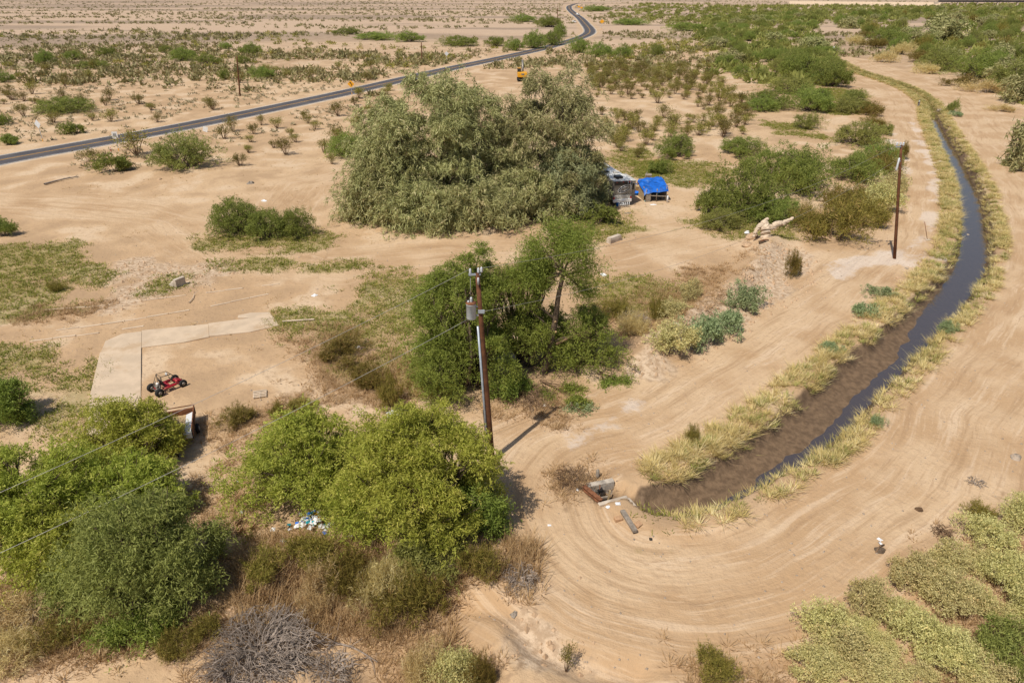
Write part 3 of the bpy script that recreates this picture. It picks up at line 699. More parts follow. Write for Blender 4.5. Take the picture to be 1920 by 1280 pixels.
tree('mesquite_tree', 'dense green mesquite rising behind the utility pole', 'tree', 885, 752, 235, 448, 29, 'leaf_mesquite', 90000, 44, k=.24, **MQ)
tree('mesquite_shrub', 'green mesquite bush spreading right of the exposed trunk', 'shrub', 1095, 705, 185, 565, 30, 'leaf_mesquite', 24000, 22, k=.26, **MQ)
tree('mesquite_tree', 'green mesquite filling the gap behind the exposed trunk', 'tree', 985, 705, 165, 450, 31, 'leaf_mesquite', 34000, 26, k=.24, **MQ)
tree('mesquite_shrub', 'low green mesquite skirt left of the utility pole', 'shrub', 838, 768, 135, 640, 33, 'leaf_mesquite', 15000, 16, k=.28, **MQ)
tree('mesquite_shrub', 'low green mesquite skirt right behind the utility pole', 'shrub', 955, 752, 95, 690, 34, 'leaf_mesquite', 6000, 12, k=.28, **MQ)
tree('mesquite_shrub', 'round green shrub at the left edge beside the weeds', 'shrub', 18, 806, 115, 702, 32, 'leaf_mesquite', 18000, 16, k=.28, **MQ)
def cut_mesquite():
    B = G(1018, 700); Y = B[1]; z = hz(*B); rng = np.random.default_rng(77)
    o = empty('mesquite_tree', (B[0], Y, z), 0, 'tall mesquite with a bare leaning pruned trunk and a high crown', 'tree')
    loc = lambda px, py, dy=0.: GZ(px, py, Y+dy)-np.array([B[0], Y, z])
    tr = [loc(1017, 706), loc(1030, 655), loc(1041, 600), loc(1047, 555), loc(1057, 512)]
    lines = [(smooth_line(np.array(tr), .3), None)]; P = lines[0][0]; lines = [(P, np.linspace(.30, .13, len(P)))]
    ends = [(1000, 462, -.4), (1035, 432, .6), (1085, 440, .5), (1108, 500, -.3), (1075, 470, -.9), (1020, 490, 1.0), (1060, 450, 1.2), (985, 500, .3), (1100, 545, .4), (1005, 530, -.5)]
    for e in ends: lines.append((bend(tr[-1], loc(*e), rng, 6, .08), np.linspace(.085, .02, 6)))
    for a, b in (((1036, 628), (985, 560)), ((1041, 600), (1010, 575)), ((1040, 640), (1085, 624)), ((1030, 655), (960, 690))):
        lines.append((bend(loc(*a), loc(*b, -.3), rng, 6, .06), np.linspace(.09, .03, 6)))
    V, F = tubes_np(lines, 8); put('trunk', np_mesh('trunk', V, F, 'bark_mesquite', smooth=True), o)
    br = []
    b0 = loc(1043, 645, -.2)
    for q in range(26):
        e = loc(1085+rng.normal()*14+q*1.2, 622+rng.normal()*14+q*.8, rng.normal()*.6); br.append((bend(loc(1082, 626, -.2), e+rng.normal(size=3)*.2, rng, 5, .15), np.linspace(.022, .006, 5)))
    br.append((bend(b0, loc(1084, 625, -.2), rng, 5, .03), np.linspace(.12, .07, 5)))
    V, F = tubes_np(br, 5); put('broken_limb', np_mesh('broken_limb', V, F, 'twig_brown', smooth=True), o)
    for px, py in ((1041, 603), (1033, 640), (1042, 622)): MB().lathe([(.085, -.02), (.085, .05)], 10, Matrix.Translation(loc(px, py, -.22)) @ Matrix.Rotation(1.2, 4, 'X')).build('pruning_scar', 'cut_wood', o)
    L = np.array([np.r_[loc(*e), r, r, r*.8] for e, r in zip(ends, (1.35, 1.25, 1.25, 1.05, 1.2, 1.3, 1.25, 1.15, 1.0, 1.1))]+[np.r_[tr[-1]*.35+loc(*e)*.65+rng.normal(size=3)*.3, 1.1, 1.1, .9] for e in ends])
    V, F, t = spray_crown(L, 26000, rng, **dict(MQ, sig=.30, axis=1.25, ragged=1.0, gaps=.25, inner=.5, spread=.9))
    put('crown', np_mesh('crown', V, F, 'leaf_mesquite', tint=t), o)
cut_mesquite()
def fallen_branch(cx, cy, w, h, seed, label, leafm='leaf_mesquite', n=2600):
    X, Y = G(cx, cy); rng = np.random.default_rng(seed); z = hz(X, Y); R = w/2*depth(Y)/FPX
    o = empty('fallen_branch', (X, Y, z), 0, label, 'branch'); a = np.array([-R*.6, R*.7, .25]); lines = []; L = []
    for i in range(9):
        e = np.array([rng.uniform(-.6, 1)*R, rng.uniform(-1, .6)*R*.9, rng.uniform(.05, .35)]); lines.append((bend(a, e, rng, 6, .08), np.linspace(.035, .01, 6))); L.append(np.r_[e*.85, R*.3, R*.3, .25])
    V, F = tubes_np(lines, 5); put('limb', np_mesh('limb', V, F, 'twig_brown', smooth=True), o)
    V, F, t = spray_crown(np.array(L), n, rng, **dict(MQ, low=-.2, up=.1)); put('leaves', np_mesh('leaves', V, F, leafm, tint=t), o)
fallen_branch(1045, 738, 105, 60, 41, 'fallen leafy green branch below the exposed mesquite trunk', n=5200)
fallen_branch(1148, 715, 75, 50, 42, 'cut leafy branch lying at the edge of the dirt road', n=2200)
fallen_branch(1085, 770, 50, 30, 43, 'small pale leafy branch beside the transformer shadow', 'leaf_bluegreen', 900)

# ------------------------------------------------------------------ shrub kinds, shared by many copies
SHR = [bush_meshes('shrub', 2.4, 2.2, 5200, 100+i, 'leaf_shrub', nl=9+i, trunk=.05, leaf=(.24, .09), axis=.75, per=18, sig=.15) for i in range(4)]
SHO = [bush_meshes('shrub', 2.4, 2.2, 4600, 110+i, 'leaf_mesquite_olive', nl=9+i, trunk=.05, leaf=(.25, .08), axis=.8, per=18, sig=.15) for i in range(3)]
SAL = [bush_meshes('saltbush', 1.5, 1.35, 7500, 120+i, 'leaf_saltbush', 'twig_grey', nl=11, trunk=.03, leaf=(.095, .048), axis=.36, per=16, sig=.22, spread=.9, droop=.05, inner=.12) for i in range(3)]
BLU = [bush_meshes('saltbush', 1.2, .9, 3600, 125+i, 'leaf_bluegreen', 'twig_grey', nl=9, trunk=.025, leaf=(.11, .05), axis=.32, per=14, sig=.2, droop=.05, inner=.12) for i in range(2)]
OLV = [bush_meshes('brush', 1.6, 1.3, 4800, 130+i, 'leaf_olive', 'twig_brown', nl=10, trunk=.03, leaf=(.22, .03), axis=.6, per=18, sig=.16, droop=-.05, up=.6, spread=.5) for i in range(3)]
STB = [bush_meshes('brush', 1.6, 1.2, 5200, 134+i, 'straw', 'twig_grey', nl=10, trunk=.02, leaf=(.26, .022), axis=.6, per=18, sig=.16, droop=-.1, up=.6, spread=.5) for i in range(2)]
CRE = [creosote_meshes(140+i, R=.85+.1*i, H=1.3+.08*i, n=760) for i in range(4)]
CREF = [join_np(c, 'creosote_bush') for c in CRE]
ATB = []
for i in range(3):
    rng = np.random.default_rng(150+i); L = athel_lobes(3.0, 4.2, rng, 6, .36); V, F, t = spray_crown(L, 5200, rng, leaf=(.5, .17), axis=1.1, per=18, droop=.6, spread=.6, sig=.18, low=-.5)
    cr = np_mesh('crown', V, F, 'leaf_athel', tint=t); V, F = limbs(L, rng, 3., .12, .3, 10, 1); ATB.append((np_mesh('trunk', V, F, 'bark_dark', smooth=True), cr))
BIG = [bush_meshes('bush', 5., 4.4, 17000, 160+i, 'leaf_shrub', nl=24, trunk=.09, k=.25, leaf=(.23, .075), axis=1.0, per=22, sig=.14, inner=.12) for i in range(3)]
BIO = [bush_meshes('bush', 5., 4.4, 16000, 165+i, 'leaf_mesquite_olive', nl=24, trunk=.09, k=.25, leaf=(.24, .07), axis=1.0, per=22, sig=.14, inner=.12) for i in range(2)]
KIND = {'g': (SHR, 2.4, 2.2), 'o': (SHO, 2.4, 2.2), 's': (SAL, 1.5, 1.35), 'b': (BLU, 1.2, .9), 'v': (OLV, 1.6, 1.3), 'y': (STB, 1.6, 1.2), 'c': (CRE, .95, 1.4), 't': (ATB, 3., 4.2)}
prng = random.Random(4)
def plant(kind, name, label, cx, yb, w, yt, group=None, cat='shrub', parts=('trunk', 'crown'), xy=None, R=None, H=None):
    protos, r0, h0 = KIND[kind]
    if xy is None: X, Y, R, H = spec(cx, yb, w, yt); H = max(.25, H-hz(X, Y))
    else: X, Y = xy
    if kind in 'go' and R > 2.9: protos, r0, h0 = (BIG if kind == 'g' else BIO), 5., 4.4
    tr, cr = prng.choice(protos)
    o = empty(name, (X, Y, hz(X, Y)-.02), prng.uniform(0, 6.28), label, cat, group)
    o.scale = (R/r0, R/r0*prng.uniform(.9, 1.1), H/h0)
    put(parts[0], tr, o); put(parts[1], cr, o); return o
# plants that can be told apart
NAMED = [
 ('v','dry_brush','russet brush left under the largest palo verde',660,1110,120,1035), ('y','dry_brush','tan dry brush in the middle below the palo verdes',720,1125,120,1055), ('v','dry_brush','brown brush left of the hollow block row',500,1110,110,1050), ('y','dry_brush','tan dry brush below the rubbish heap',610,1120,110,1060), ('v','dry_brush','brown brush clump right of the tan dry brush',800,1140,110,1075),
 ('y','dry_brush','pale dry brush at the left bottom margin',60,1180,150,1110), ('v','dry_brush','brown brush at the left bottom margin',130,1225,120,1165), ('v','dry_brush','brown brush left of the grey dead bush',390,1215,90,1160), ('y','dry_brush','tan brush in the lower left bottom corner',20,1260,140,1195),
 ('v','dry_brush','russet weeds in the brown patch left of the mesquite, upper',640,690,120,640), ('v','dry_brush','russet weeds in the brown patch left of the mesquite, lower',690,735,100,680), ('y','dry_brush','yellow dry weeds beside the mesquite skirt',770,715,70,665), ('v','dry_brush','brown weed clump right of the metal trailer',450,805,80,765), ('v','dry_brush','brown weed clump above the light palo verde',560,785,70,750),
 ('g','mesquite_shrub','dark green mesquite behind the middle of the thicket by the far pole',1455,345,150,268), ('o','mesquite_shrub','light mesquite at the left end of the thicket by the far pole',1335,405,80,340), ('g','mesquite_shrub','green mesquite low in front of the thicket by the far pole',1455,430,120,362),
 ('g','mesquite_shrub','green mesquite nearest the far pole top',1640,318,100,262), ('s','saltbush','saltbush between thicket and ditch road',1668,375,70,322), ('v','dry_brush','olive brush under the right end of the thicket',1590,405,110,345), ('v','dry_brush','rusty olive brush in the middle of the thicket foot',1525,445,90,395),
 ('g','green_shrub','left green clump of three by the far flat',1425,212,70,178), ('o','green_shrub','olive clump behind the far flat pair',1480,178,120,140), ('g','green_shrub','dark clump where the woods meet the far road',1555,165,110,110), ('g','green_shrub','second dark clump where the woods meet the far road',1500,150,110,95), ('o','green_shrub','olive clump at the tip of the left woods',1590,215,90,178),
 ('o','mesquite_shrub','olive mesquite at the upper right beside the straw brush',1760,135,110,85), ('g','mesquite_shrub','green mesquite at the upper right beside the straw brush',1840,150,120,92), ('o','mesquite_shrub','large olive mesquite above the right road',1900,180,130,105), ('g','mesquite_shrub','green mesquite left of the sandy wash at upper right',1665,88,90,50), ('t','tamarisk_tree','dark tamarisk right of the sandy wash at upper right',1775,78,90,26),
 ('g','mesquite_shrub','leftmost hump of the green bush island by the loop track',440,446,128,368), ('g','mesquite_shrub','middle hump of the green bush island by the loop track',502,452,100,384),
 ('g','mesquite_shrub','right hump of the green bush island by the loop track',556,450,100,384), ('o','mesquite_shrub','large light green bush just below the highway at left',345,326,150,246),
 ('g','green_shrub','small round green bush left of the large bush below the highway',216,328,72,284), ('c','creosote_bush','brownish open creosote between two green bushes below the highway',258,296,70,252),
 ('c','creosote_bush','open creosote nearest the highway speed sign',172,306,46,280), ('g','green_shrub','round green bush left of the tamarisk clump',650,298,105,246),
 ('g','green_shrub','dark green bush cut by the left edge above the weeds',8,448,58,408), ('g','green_shrub','long green thicket left of the diamond sign beyond the highway',118,216,128,180),
 ('g','green_shrub','green bush below the diamond sign beyond the highway',143,254,55,229), ('g','green_shrub','big round green bush right of the motorhome camp',1264,300,108,246),
 ('g','green_shrub','wide green bush right of the camp beside the dirt flat',1392,298,112,252), ('g','green_shrub','small green bush behind the blue tarp shelter',1230,328,54,297),
 ('g','mesquite_shrub','tall dark green mesquite left of the far utility pole',1395,418,170,300), ('g','mesquite_shrub','green mesquite in the middle of the thicket by the far pole',1500,372,170,268),
 ('g','mesquite_shrub','right green mesquite of the thicket by the far pole',1600,345,140,282), ('o','mesquite_shrub','low light green growth in front of the thicket',1350,438,110,392),
 ('o','mesquite_shrub','rounded olive bush on the road edge above the far pole',1612,278,118,222), ('v','dry_brush','brown olive brush at the foot of the thicket by the stump',1560,462,130,388),
 ('v','dry_brush','brown brush tuft between stump and far pole',1620,432,110,370), ('y','dry_brush','pale straw tumbleweed beside the bleached stump',1500,424,78,378),
 ('s','saltbush','pale saltbush left of the far utility pole base',1650,405,92,340), ('v','dry_brush','olive brush left of the upper far pole',1650,330,80,280),
 ('g','green_shrub','green clump beside the far dirt road bend',1440,208,110,165), ('g','green_shrub','rounded green clump right of its twin by the far flat',1520,212,110,158),
 ('o','grey_shrub','sparse grey-green shrub above the junk by the far road',1512,245,65,208), ('t','tamarisk_tree','grey-green tamarisk cut by the right edge',1918,322,90,212),
 ('s','saltbush','large saltbush at the near end of the rubble ridge',1262,684,128,606), ('b','saltbush','saltbush touching the dirt road below the rubble ridge',1322,658,100,590),
 ('b','saltbush','low blue-green saltbush on the road edge of the ridge',1366,634,82,578), ('b','saltbush','round saltbush on the crest of the rubble ridge',1395,590,78,532),
 ('s','saltbush','pale saltbush behind the rubble ridge',1287,575,62,522), ('s','saltbush','small saltbush left of the ridge saltbushes',1262,612,76,562),
 ('v','dry_brush','olive brush patch left of the ridge',1232,608,52,555), ('v','dry_brush','dark olive brush on the ridge by the road bend',1485,522,38,472),
 ('b','saltbush','blue-green mat on the dirt road side of the ditch, nearer one',1615,596,52,566), ('b','saltbush','blue-green mat on the dirt road side of the ditch, farther one',1652,560,58,535),
 ('b','saltbush','pale green shrub on the left ditch bank',1555,664,44,640), ('v','green_shrub','bright green tuft on the left ditch bank near the headgate',1300,836,38,802),
 ('b','saltbush','blue-green shrub on the right ditch bank',1772,628,36,598), ('b','saltbush','low green shrub on the right ditch bank below its twin',1640,805,36,780),
 ('v','dry_brush','dark olive brush at the bottom between two dry patches',760,1172,150,1100), ('v','dry_brush','olive brush clump under the large palo verde, left',575,1075,120,1010),
 ('v','dry_brush','brown olive brush at right foot of the large palo verde',890,1100,100,1030), ('s','saltbush','yellowish saltbush at the bottom edge right of the dead bush',845,1285,120,1215),
 ('v','dry_brush','dark brush at the bottom edge beside the yellowish saltbush',905,1290,70,1235), ('y','dry_brush','straw brush at the bottom edge near the centre',790,1290,110,1230),
 ('v','dry_brush','dry olive brush at the bottom edge right of centre',1330,1290,110,1225), ('v','dry_brush','olive brush between saltbushes and the right edge road',1830,985,70,945),
 ('c','creosote_bush','small lone creosote in the dried mud near the bottom',1062,1255,36,1215), ('v','dry_brush','olive brush under the lower left mesquite',330,1240,90,1185),
 ('y','dry_brush','yellow dry brush left of the utility pole foot',785,745,80,690), ('v','dry_brush','russet weeds left of the utility pole foot',735,775,70,715),
 ('v','green_shrub','bright green weed in the brown patch by the buggy',520,785,28,755), ('v','green_shrub','dark green weed in the left weed patch',105,548,40,525),
 ('y','dry_brush','grey dry brush right of the exposed trunk',1185,640,70,590), ('v','dry_brush','russet brush between exposed trunk and ridge',1160,600,70,560),
 ('o','young_palm','feathery green plant on the right ditch bank by the culvert',1788,212,26,185), ('b','saltbush','bright green mat spilling over the right ditch bank',1793,220,30,208),
]
for k, nm, lab, cx, yb, w, yt in NAMED: plant(k, nm, lab, cx, yb, w, yt)
# saltbush thicket at lower right
sbx = [(1590,1190,80,1150),(1735,1105,80,1062),(1650,1240,90,1200),(1830,1150,90,1105),(1720,1300,100,1255),(1905,1200,100,1150),(1680,1180,100,1135),(1760,1140,100,1095),(1850,1090,100,1045),(1620,1215,95,1172),(1790,1235,110,1180),(1880,1290,110,1235),(1560,1262,100,1212),(1930,1090,90,1040)]
for q in sbx: plant('s', 'saltbush', 'pale saltbush packed among the bigger ones of the lower right thicket', *q, group='small saltbushes in the lower right thicket')
sb = [(1545,1215,130,1130),(1625,1165,120,1075),(1700,1110,120,1030),(1770,1085,110,1010),(1850,1040,130,960),(1915,1010,110,925),(1600,1275,150,1190),(1700,1215,140,1120),(1790,1175,140,1085),(1880,1130,140,1040),(1520,1290,130,1215),(1660,1310,150,1240),(1770,1285,150,1190),(1870,1240,150,1140),(1930,1180,120,1080),(1840,1320,140,1250),(1930,1310,140,1220)]
sbl = ['', 'second saltbush up the road edge of the lower right thicket', 'third saltbush up the road edge of the lower right thicket', 'fourth saltbush up the road edge of the lower right thicket', '', '', 'saltbush behind the leftmost one of the lower right thicket', 'saltbush in the left middle of the lower right thicket', 'saltbush in the very middle of the lower right thicket', 'saltbush right of the middle of the lower right thicket', 'saltbush at the bottom left corner of the lower right thicket', 'saltbush at the bottom edge, second of the lower right thicket', 'greener feathery shrub near the bottom of the lower right thicket', 'greener feathery shrub right of its twin in the lower right thicket', 'saltbush at the right edge halfway down the lower right thicket', 'saltbush at the bottom edge, third of the lower right thicket', 'greener shrub in the bottom right corner']
slabel = {0: 'leftmost saltbush of the lower right thicket, at the road edge', 5: 'saltbush of the lower right thicket cut by the right edge, topmost', 4: 'pale saltbush at the top of the lower right thicket'}
for i, q in enumerate(sb):
    kk = 'o' if i in (13, 16) else 's'
    q = (q[0], q[1], q[2]*.9, q[1]-(q[1]-q[3])*.88)
    plant(kk, 'saltbush' if kk == 's' else 'green_shrub', slabel.get(i, sbl[i]), *q, group='saltbush thicket at lower right' if kk == 's' else 'green shrubs in the lower right thicket')
# green bushes beyond the highway and along it
gb = [(10,156,40,130),(88,122,46,92),(138,114,36,92),(178,130,76,112),(203,107,42,86),(310,100,30,84),(343,116,68,88),(392,122,58,99),(424,93,34,78),(470,104,46,78),(420,151,32,130),(492,150,62,121),(456,120,34,103),(2,236,50,212),(14,274,52,248),
      (1085,100,50,68),(1124,108,60,78),(1166,110,46,82),(1232,107,36,82),(1000,92,60,56),(1036,86,46,54),(965,96,50,70),(930,88,50,66),(770,80,60,56),(860,88,90,66),(705,76,110,58),(1050,70,34,42),(1030,52,60,28),(980,42,60,26),
      (650,66,60,50),(1180,48,80,34),(1120,22,70,10),(1290,60,90,40)]
ORD = 'first second third fourth fifth sixth seventh eighth ninth tenth eleventh twelfth thirteenth fourteenth fifteenth sixteenth seventeenth eighteenth nineteenth twentieth'.split()
lft = sorted([q for q in gb if q[0] < 600]); rgt = sorted([q for q in gb if q[0] >= 600])
for i, q in enumerate(lft): plant('g', 'green_shrub', f'{ORD[i]} rounded green bush from the left on the plain beyond the highway', *q, group='green bushes beyond the highway')
for i, q in enumerate(rgt): plant('g', 'green_shrub', f'{ORD[i]} green bush from the left along the far highway stretch', *q, group='green bushes along the far highway')
# mesquite woods up the right side
rng = np.random.default_rng(9)
WOODL = PL((1330,150),(1345,110),(1300,70),(1330,30),(1560,24),(1520,60),(1555,100),(1580,135),(1560,160),(1480,165))
WOODR = PL((1600,60),(1560,45),(1600,24),(1960,16),(2000,240),(1915,205),(1850,150),(1790,135),(1720,110),(1680,100),(1690,75))
WASH = PL((1695,40),(1742,38),(1745,72),(1705,70))
def in_w(P, n, spread):
    lo, hi = P.min(0), P.max(0); out = []; tries = 0
    while len(out) < n and tries < 60000:
        tries += 1; t = rng.random(); y = lo[1]*(hi[1]/lo[1])**t; x = lo[0]+rng.random()*(hi[0]-lo[0])
        if not in_poly(np.array([x]), np.array([y]), P)[0] or in_poly(np.array([x]), np.array([y]), WASH)[0]: continue
        if all((x-a)**2+(y-b)**2 > (spread*(1+y/500))**2 for a, b in out): out.append((x, y))
    return out
for P, n, sp, lab, gr in ((WOODL, 150, 3.3, 'green mesquite in the woods left of the far dirt road', 'mesquite woods left of the far road'), (WOODR, 200, 3.5, 'shrubby tree in the woods right of the far dirt road', 'mesquite woods right of the far road')):
    for x, y in in_w(P, n, sp):
        k = rng.choice(['g', 'g', 'o', 't', 'v'], p=[.38, .12, .25, .18, .07] if P is WOODR else [.5, .2, .2, .1, 0]); R = rng.uniform(2.8, 5.4)*(1.2 if k == 't' else 1)
        plant(k, 'woodland_tree', lab, 0, 0, 0, 0, gr, 'tree', xy=(x, y), R=R, H=R*(rng.uniform(.9, 1.45) if P is WOODR else rng.uniform(.75, 1.15)))
# dry brush beside the far road on the right
for i, q in enumerate([(1640,92,60,70),(1690,104,50,80),(1740,140,60,120),(1800,165,70,142),(1850,178,80,150),(1900,190,60,160),(1622,72,50,58),(1600,84,50,66),(1660,118,50,98),(1720,118,60,96),(1880,212,46,196)]):
    plant('y' if i % 3 else 'v', 'dry_brush', 'straw-coloured brush along the outer edge of the far dirt road', *q, group='straw brush by the far road')
# more weeds along the inner edge of the left dirt road
for i, q in enumerate([(1560,120,40,104),(1575,150,50,130),(1600,190,60,165),(1640,220,60,195),(1665,255,40,230),(1690,300,30,270),(1675,360,40,330),(1640,240,50,220),(1530,190,60,165)]):
    plant('v' if i % 2 else 'o', 'roadside_brush', 'olive brush along the left edge of the ditch road', *q, group='brush along the left road edge')

# creosote flats: 300 single bushes, the rest as far scrub
def free(x, y):
    hw, _, _ = line_dist(x, y, HW[::3]); lp, _, _ = line_dist(x, y, LOOP[::3]); l2, _, _ = line_dist(x, y, LOOP2[::3]); d, s, sd = canal_field(x, y)
    ok = (hw > 7.5) & (lp > 6) & (l2 > 5) & (d > 14)
    for P in (WOODL, WOODR, PL((640,440),(640,300),(760,130),(1100,130),(1150,300),(1280,330),(1300,420),(1150,440))): ok &= ~in_poly(x, y, P)
    return ok
FLAT_R = PL((1090,250),(1085,130),(1200,85),(1330,70),(1350,150),(1400,200),(1400,260),(1250,260),(1200,300),(1130,270))
FLAT_L = PL((-80,290),(-80,60),(700,60),(1000,80),(700,150),(400,215),(200,250))
FLAT_M = PL((420,320),(400,255),(700,170),(760,150),(720,240),(700,300),(560,330))
cands = []
for P, n, tight in ((FLAT_R, 330, 2.0), (FLAT_L, 260, 2.8), (FLAT_M, 30, 3.6)):
    lo, hi = P.min(0), P.max(0); pts = []
    q = np.c_[lo[0]+rng.random(40000)*(hi[0]-lo[0]), lo[1]*(hi[1]/lo[1])**rng.random(40000)]
    q = q[in_poly(q[:, 0], q[:, 1], P)]; q = q[free(q[:, 0], q[:, 1])]; q = q[fbm(q[:, 0]*.03, q[:, 1]*.03, 61, 2)+rng.normal(size=len(q))*.1 > (.42 if P is not FLAT_L else .5)]
    for x, y in q:
        if len(pts) >= n: break
        if all((x-a)**2+(y-b)**2 > (tight*(1+y/320))**2 for a, b in pts): pts.append((x, y))
    cands += [(x, y, 'R' if P is FLAT_R else 'L') for x, y in pts]
cands.sort(key=lambda c: c[1]); ncre = 0
lab = {'R': 'open olive creosote bush on the sandy flat behind the camp', 'L': 'open olive creosote bush on the plain at upper left'}
for x, y, side in cands[:300]:
    R = rng.uniform(.85, 1.75)*(1+min(y, 400)/900); H = R*rng.uniform(.95, 1.5); gr = 'creosote behind the camp' if side == 'R' else 'creosote on the upper left plain'
    if y < 120: plant('c', 'creosote_bush', lab[side], 0, 0, 0, 0, gr, parts=('stems', 'foliage'), xy=(x, y), R=R, H=H)
    else: put('creosote_bush', CREF[int(rng.integers(4))], None, (x, y, hz(x, y)-.02), rng.uniform(0, 6.28), (R/.95, R/.95, H/1.4), label=lab[side], cat='shrub', group=gr)

def tuft_field(name, label, pts, R, H, n, mat, leaf, seed):
    "far scrub: loose heaps of leaf faces at each point"
    rng = np.random.default_rng(seed); k = len(pts); R = np.broadcast_to(R, (k,)); H = np.broadcast_to(H, (k,))
    u = unit(rng.normal(size=(k, n, 3))); u[..., 2] = np.abs(u[..., 2])
    P = pts[:, None]+u*np.stack([R, R, H], 1)[:, None]*rng.uniform(.35, 1., (k, n, 1)); D = unit(u*.7+rng.normal(size=u.shape)*.5+np.array([0, 0, .3]))
    s = np.repeat(R, n); V, F = leaf_quads(P.reshape(-1, 3), D.reshape(-1, 3), s*leaf[0]*rng.uniform(.7, 1.3, k*n), s*leaf[1], rng)
    tn = np.clip(np.repeat(rng.normal(.5, .22, k), n)+rng.normal(size=k*n)*.12, 0, 1)
    return put(name, np_mesh(name, V, F, mat, tint=np.repeat(tn, 3)), label=label, kind='stuff')
REST = np.array([[x, y, 0] for x, y, _ in cands[300:]])
rr = np.random.default_rng(77); tuft_field('far_creosote', 'more olive creosote scattered farther over both flats', REST, rr.uniform(1.0, 2.2, len(REST)), rr.uniform(.9, 1.9, len(REST)), 60, 'leaf_creosote', (.4, .22), 78)
def field(n, P, seed, thr, sc_=.012, stretch=2.5, pw=1.):
    rng = np.random.default_rng(seed); lo, hi = P.min(0), P.max(0)
    y = lo[1]*(hi[1]/lo[1])**(rng.random(n)**pw); x = rng.uniform(-1, 1, n)*(y*.80+8)
    m = in_poly(x, y, P) & free(x, y); x, y = x[m], y[m]
    m = fbm(x*sc_, y*sc_*stretch, seed, 4)+rng.normal(size=len(x))*.06 > thr
    x, y = x[m], y[m]; return np.c_[x, y, np.zeros(len(x))]
PLAIN = np.array([[-60, 150], [-100, 118], [-2200, 2400], [2200, 2400], [150, 330], [30, 200]])
p = field(30000, np.array([[-10, 175], [-300, 250], [-2200, 2500], [2200, 2500], [160, 300]]), 71, .515)
tuft_field('far_scrub', 'olive desert scrub scattered over the far plain', p, np.random.default_rng(1).uniform(.7, 1.7, len(p)), np.random.default_rng(2).uniform(.7, 1.5, len(p)), 12, 'scrub_far', (.9, .55), 72)
p = field(14000, np.array([[-60, 100], [-400, 400], [-300, 500], [40, 300], [10, 220]]), 73, .44, .03, 1.5)
tuft_field('bursage', 'small grey-brown bursage mounds on the plain beyond the highway', p, np.random.default_rng(3).uniform(.25, .6, len(p)), np.random.default_rng(4).uniform(.25, .5, len(p)), 12, 'scrub_grey', (.95, .5), 74)
wood = []
for P, n in ((PL((1300,44),(1330,12),(1960,7),(1960,30),(1580,40)), 1500), (WOODL, 600), (WOODR, 1000), (PL((1130,30),(1200,8),(1330,8),(1330,60),(1200,50)), 260)):
    rr = np.random.default_rng(80); lo, hi = P.min(0), P.max(0); q = np.c_[lo[0]+rr.random(n*4)*(hi[0]-lo[0]), lo[1]*(hi[1]/lo[1])**rr.random(n*4)]; q = q[in_poly(q[:, 0], q[:, 1], P) & ~in_poly(q[:, 0], q[:, 1], WASH)][:n]; wood.append(q)
wood = np.vstack(wood); wood = np.c_[wood, np.zeros(len(wood))]; rr = np.random.default_rng(81); Rw = rr.uniform(1.5, 3.4, len(wood))
tuft_field('far_woods', 'low green mesquite woods merging into the distance', wood, Rw, Rw*rr.uniform(.6, .95, len(wood)), 38, 'leaf_mesquite_olive', (.65, .34), 82)

# ------------------------------------------------------------------ grass and weeds
rng = np.random.default_rng(31)
def bank(side, n, lo, hi, smax, seed):
    rng = np.random.default_rng(seed); s = rng.random(n)*smax; o = rng.uniform(lo, hi, n)
    c = np.stack([np.interp(s, CAN_S, CAN[:, k]) for k in (0, 1)], 1); T = np.stack([np.interp(s+.3, CAN_S, CAN[:, k])-np.interp(s-.3, CAN_S, CAN[:, k]) for k in (0, 1)], 1); T = unit(T)
    N = np.c_[T[:, 1], -T[:, 0]]*side; w = np.interp(s, CAN_S, CAN_W); P = c+N*(w+o)[:, None]
    m = fbm(P[:, 0]*.45, P[:, 1]*.45, seed, 3)+rng.normal(size=n)*.08 > (.38 if side < 0 else .43)
    P = P[m]; return np.c_[P, height(P[:, 0], P[:, 1])], s[m]
for side, lab, n, hi in ((-1, 'straw-coloured bunch grass along the left ditch bank', 3600, 2.1), (1, 'straw-coloured bunch grass along the right ditch bank', 2700, 1.35)):
    P, s = bank(side, n, -.25, hi, 275, 33+side); hh = rng.uniform(.22, .72, len(P))*(.85 if side > 0 else 1.)
    V, F, t = blades(P, rng, 44, hh, .038, 1.25, (.05, 1.), .24)
    put('bank_grass', np_mesh('bank_grass', V, F, 'straw', tint=t), label=lab, kind='stuff')
    P, s = bank(side, int(n*.45), -.3, hi*.9, 275, 37+side); hh = rng.uniform(.2, .62, len(P))
    V, F, t = blades(P, rng, 34, hh, .038, 1.0, (0, .9), .24)
    put('bank_grass', np_mesh('bank_grass', V, F, 'straw_green', tint=t), label=lab.replace('straw-coloured', 'greenish'), kind='stuff')
q = np.random.default_rng(42); s = 156+q.random(1500)*120; c = np.stack([np.interp(s, CAN_S, CAN[:, k]) for k in (0, 1)], 1)+q.normal(size=(1500, 2))*1.1
V, F, t = blades(np.c_[c, height(c[:, 0], c[:, 1])], q, 22, q.uniform(.4, .9, 1500), .06, .6, (0, .9), .25)
put('channel_grass', np_mesh('channel_grass', V, F, 'straw_green', tint=t), label='greenish grass filling the dry upper ditch', kind='stuff')
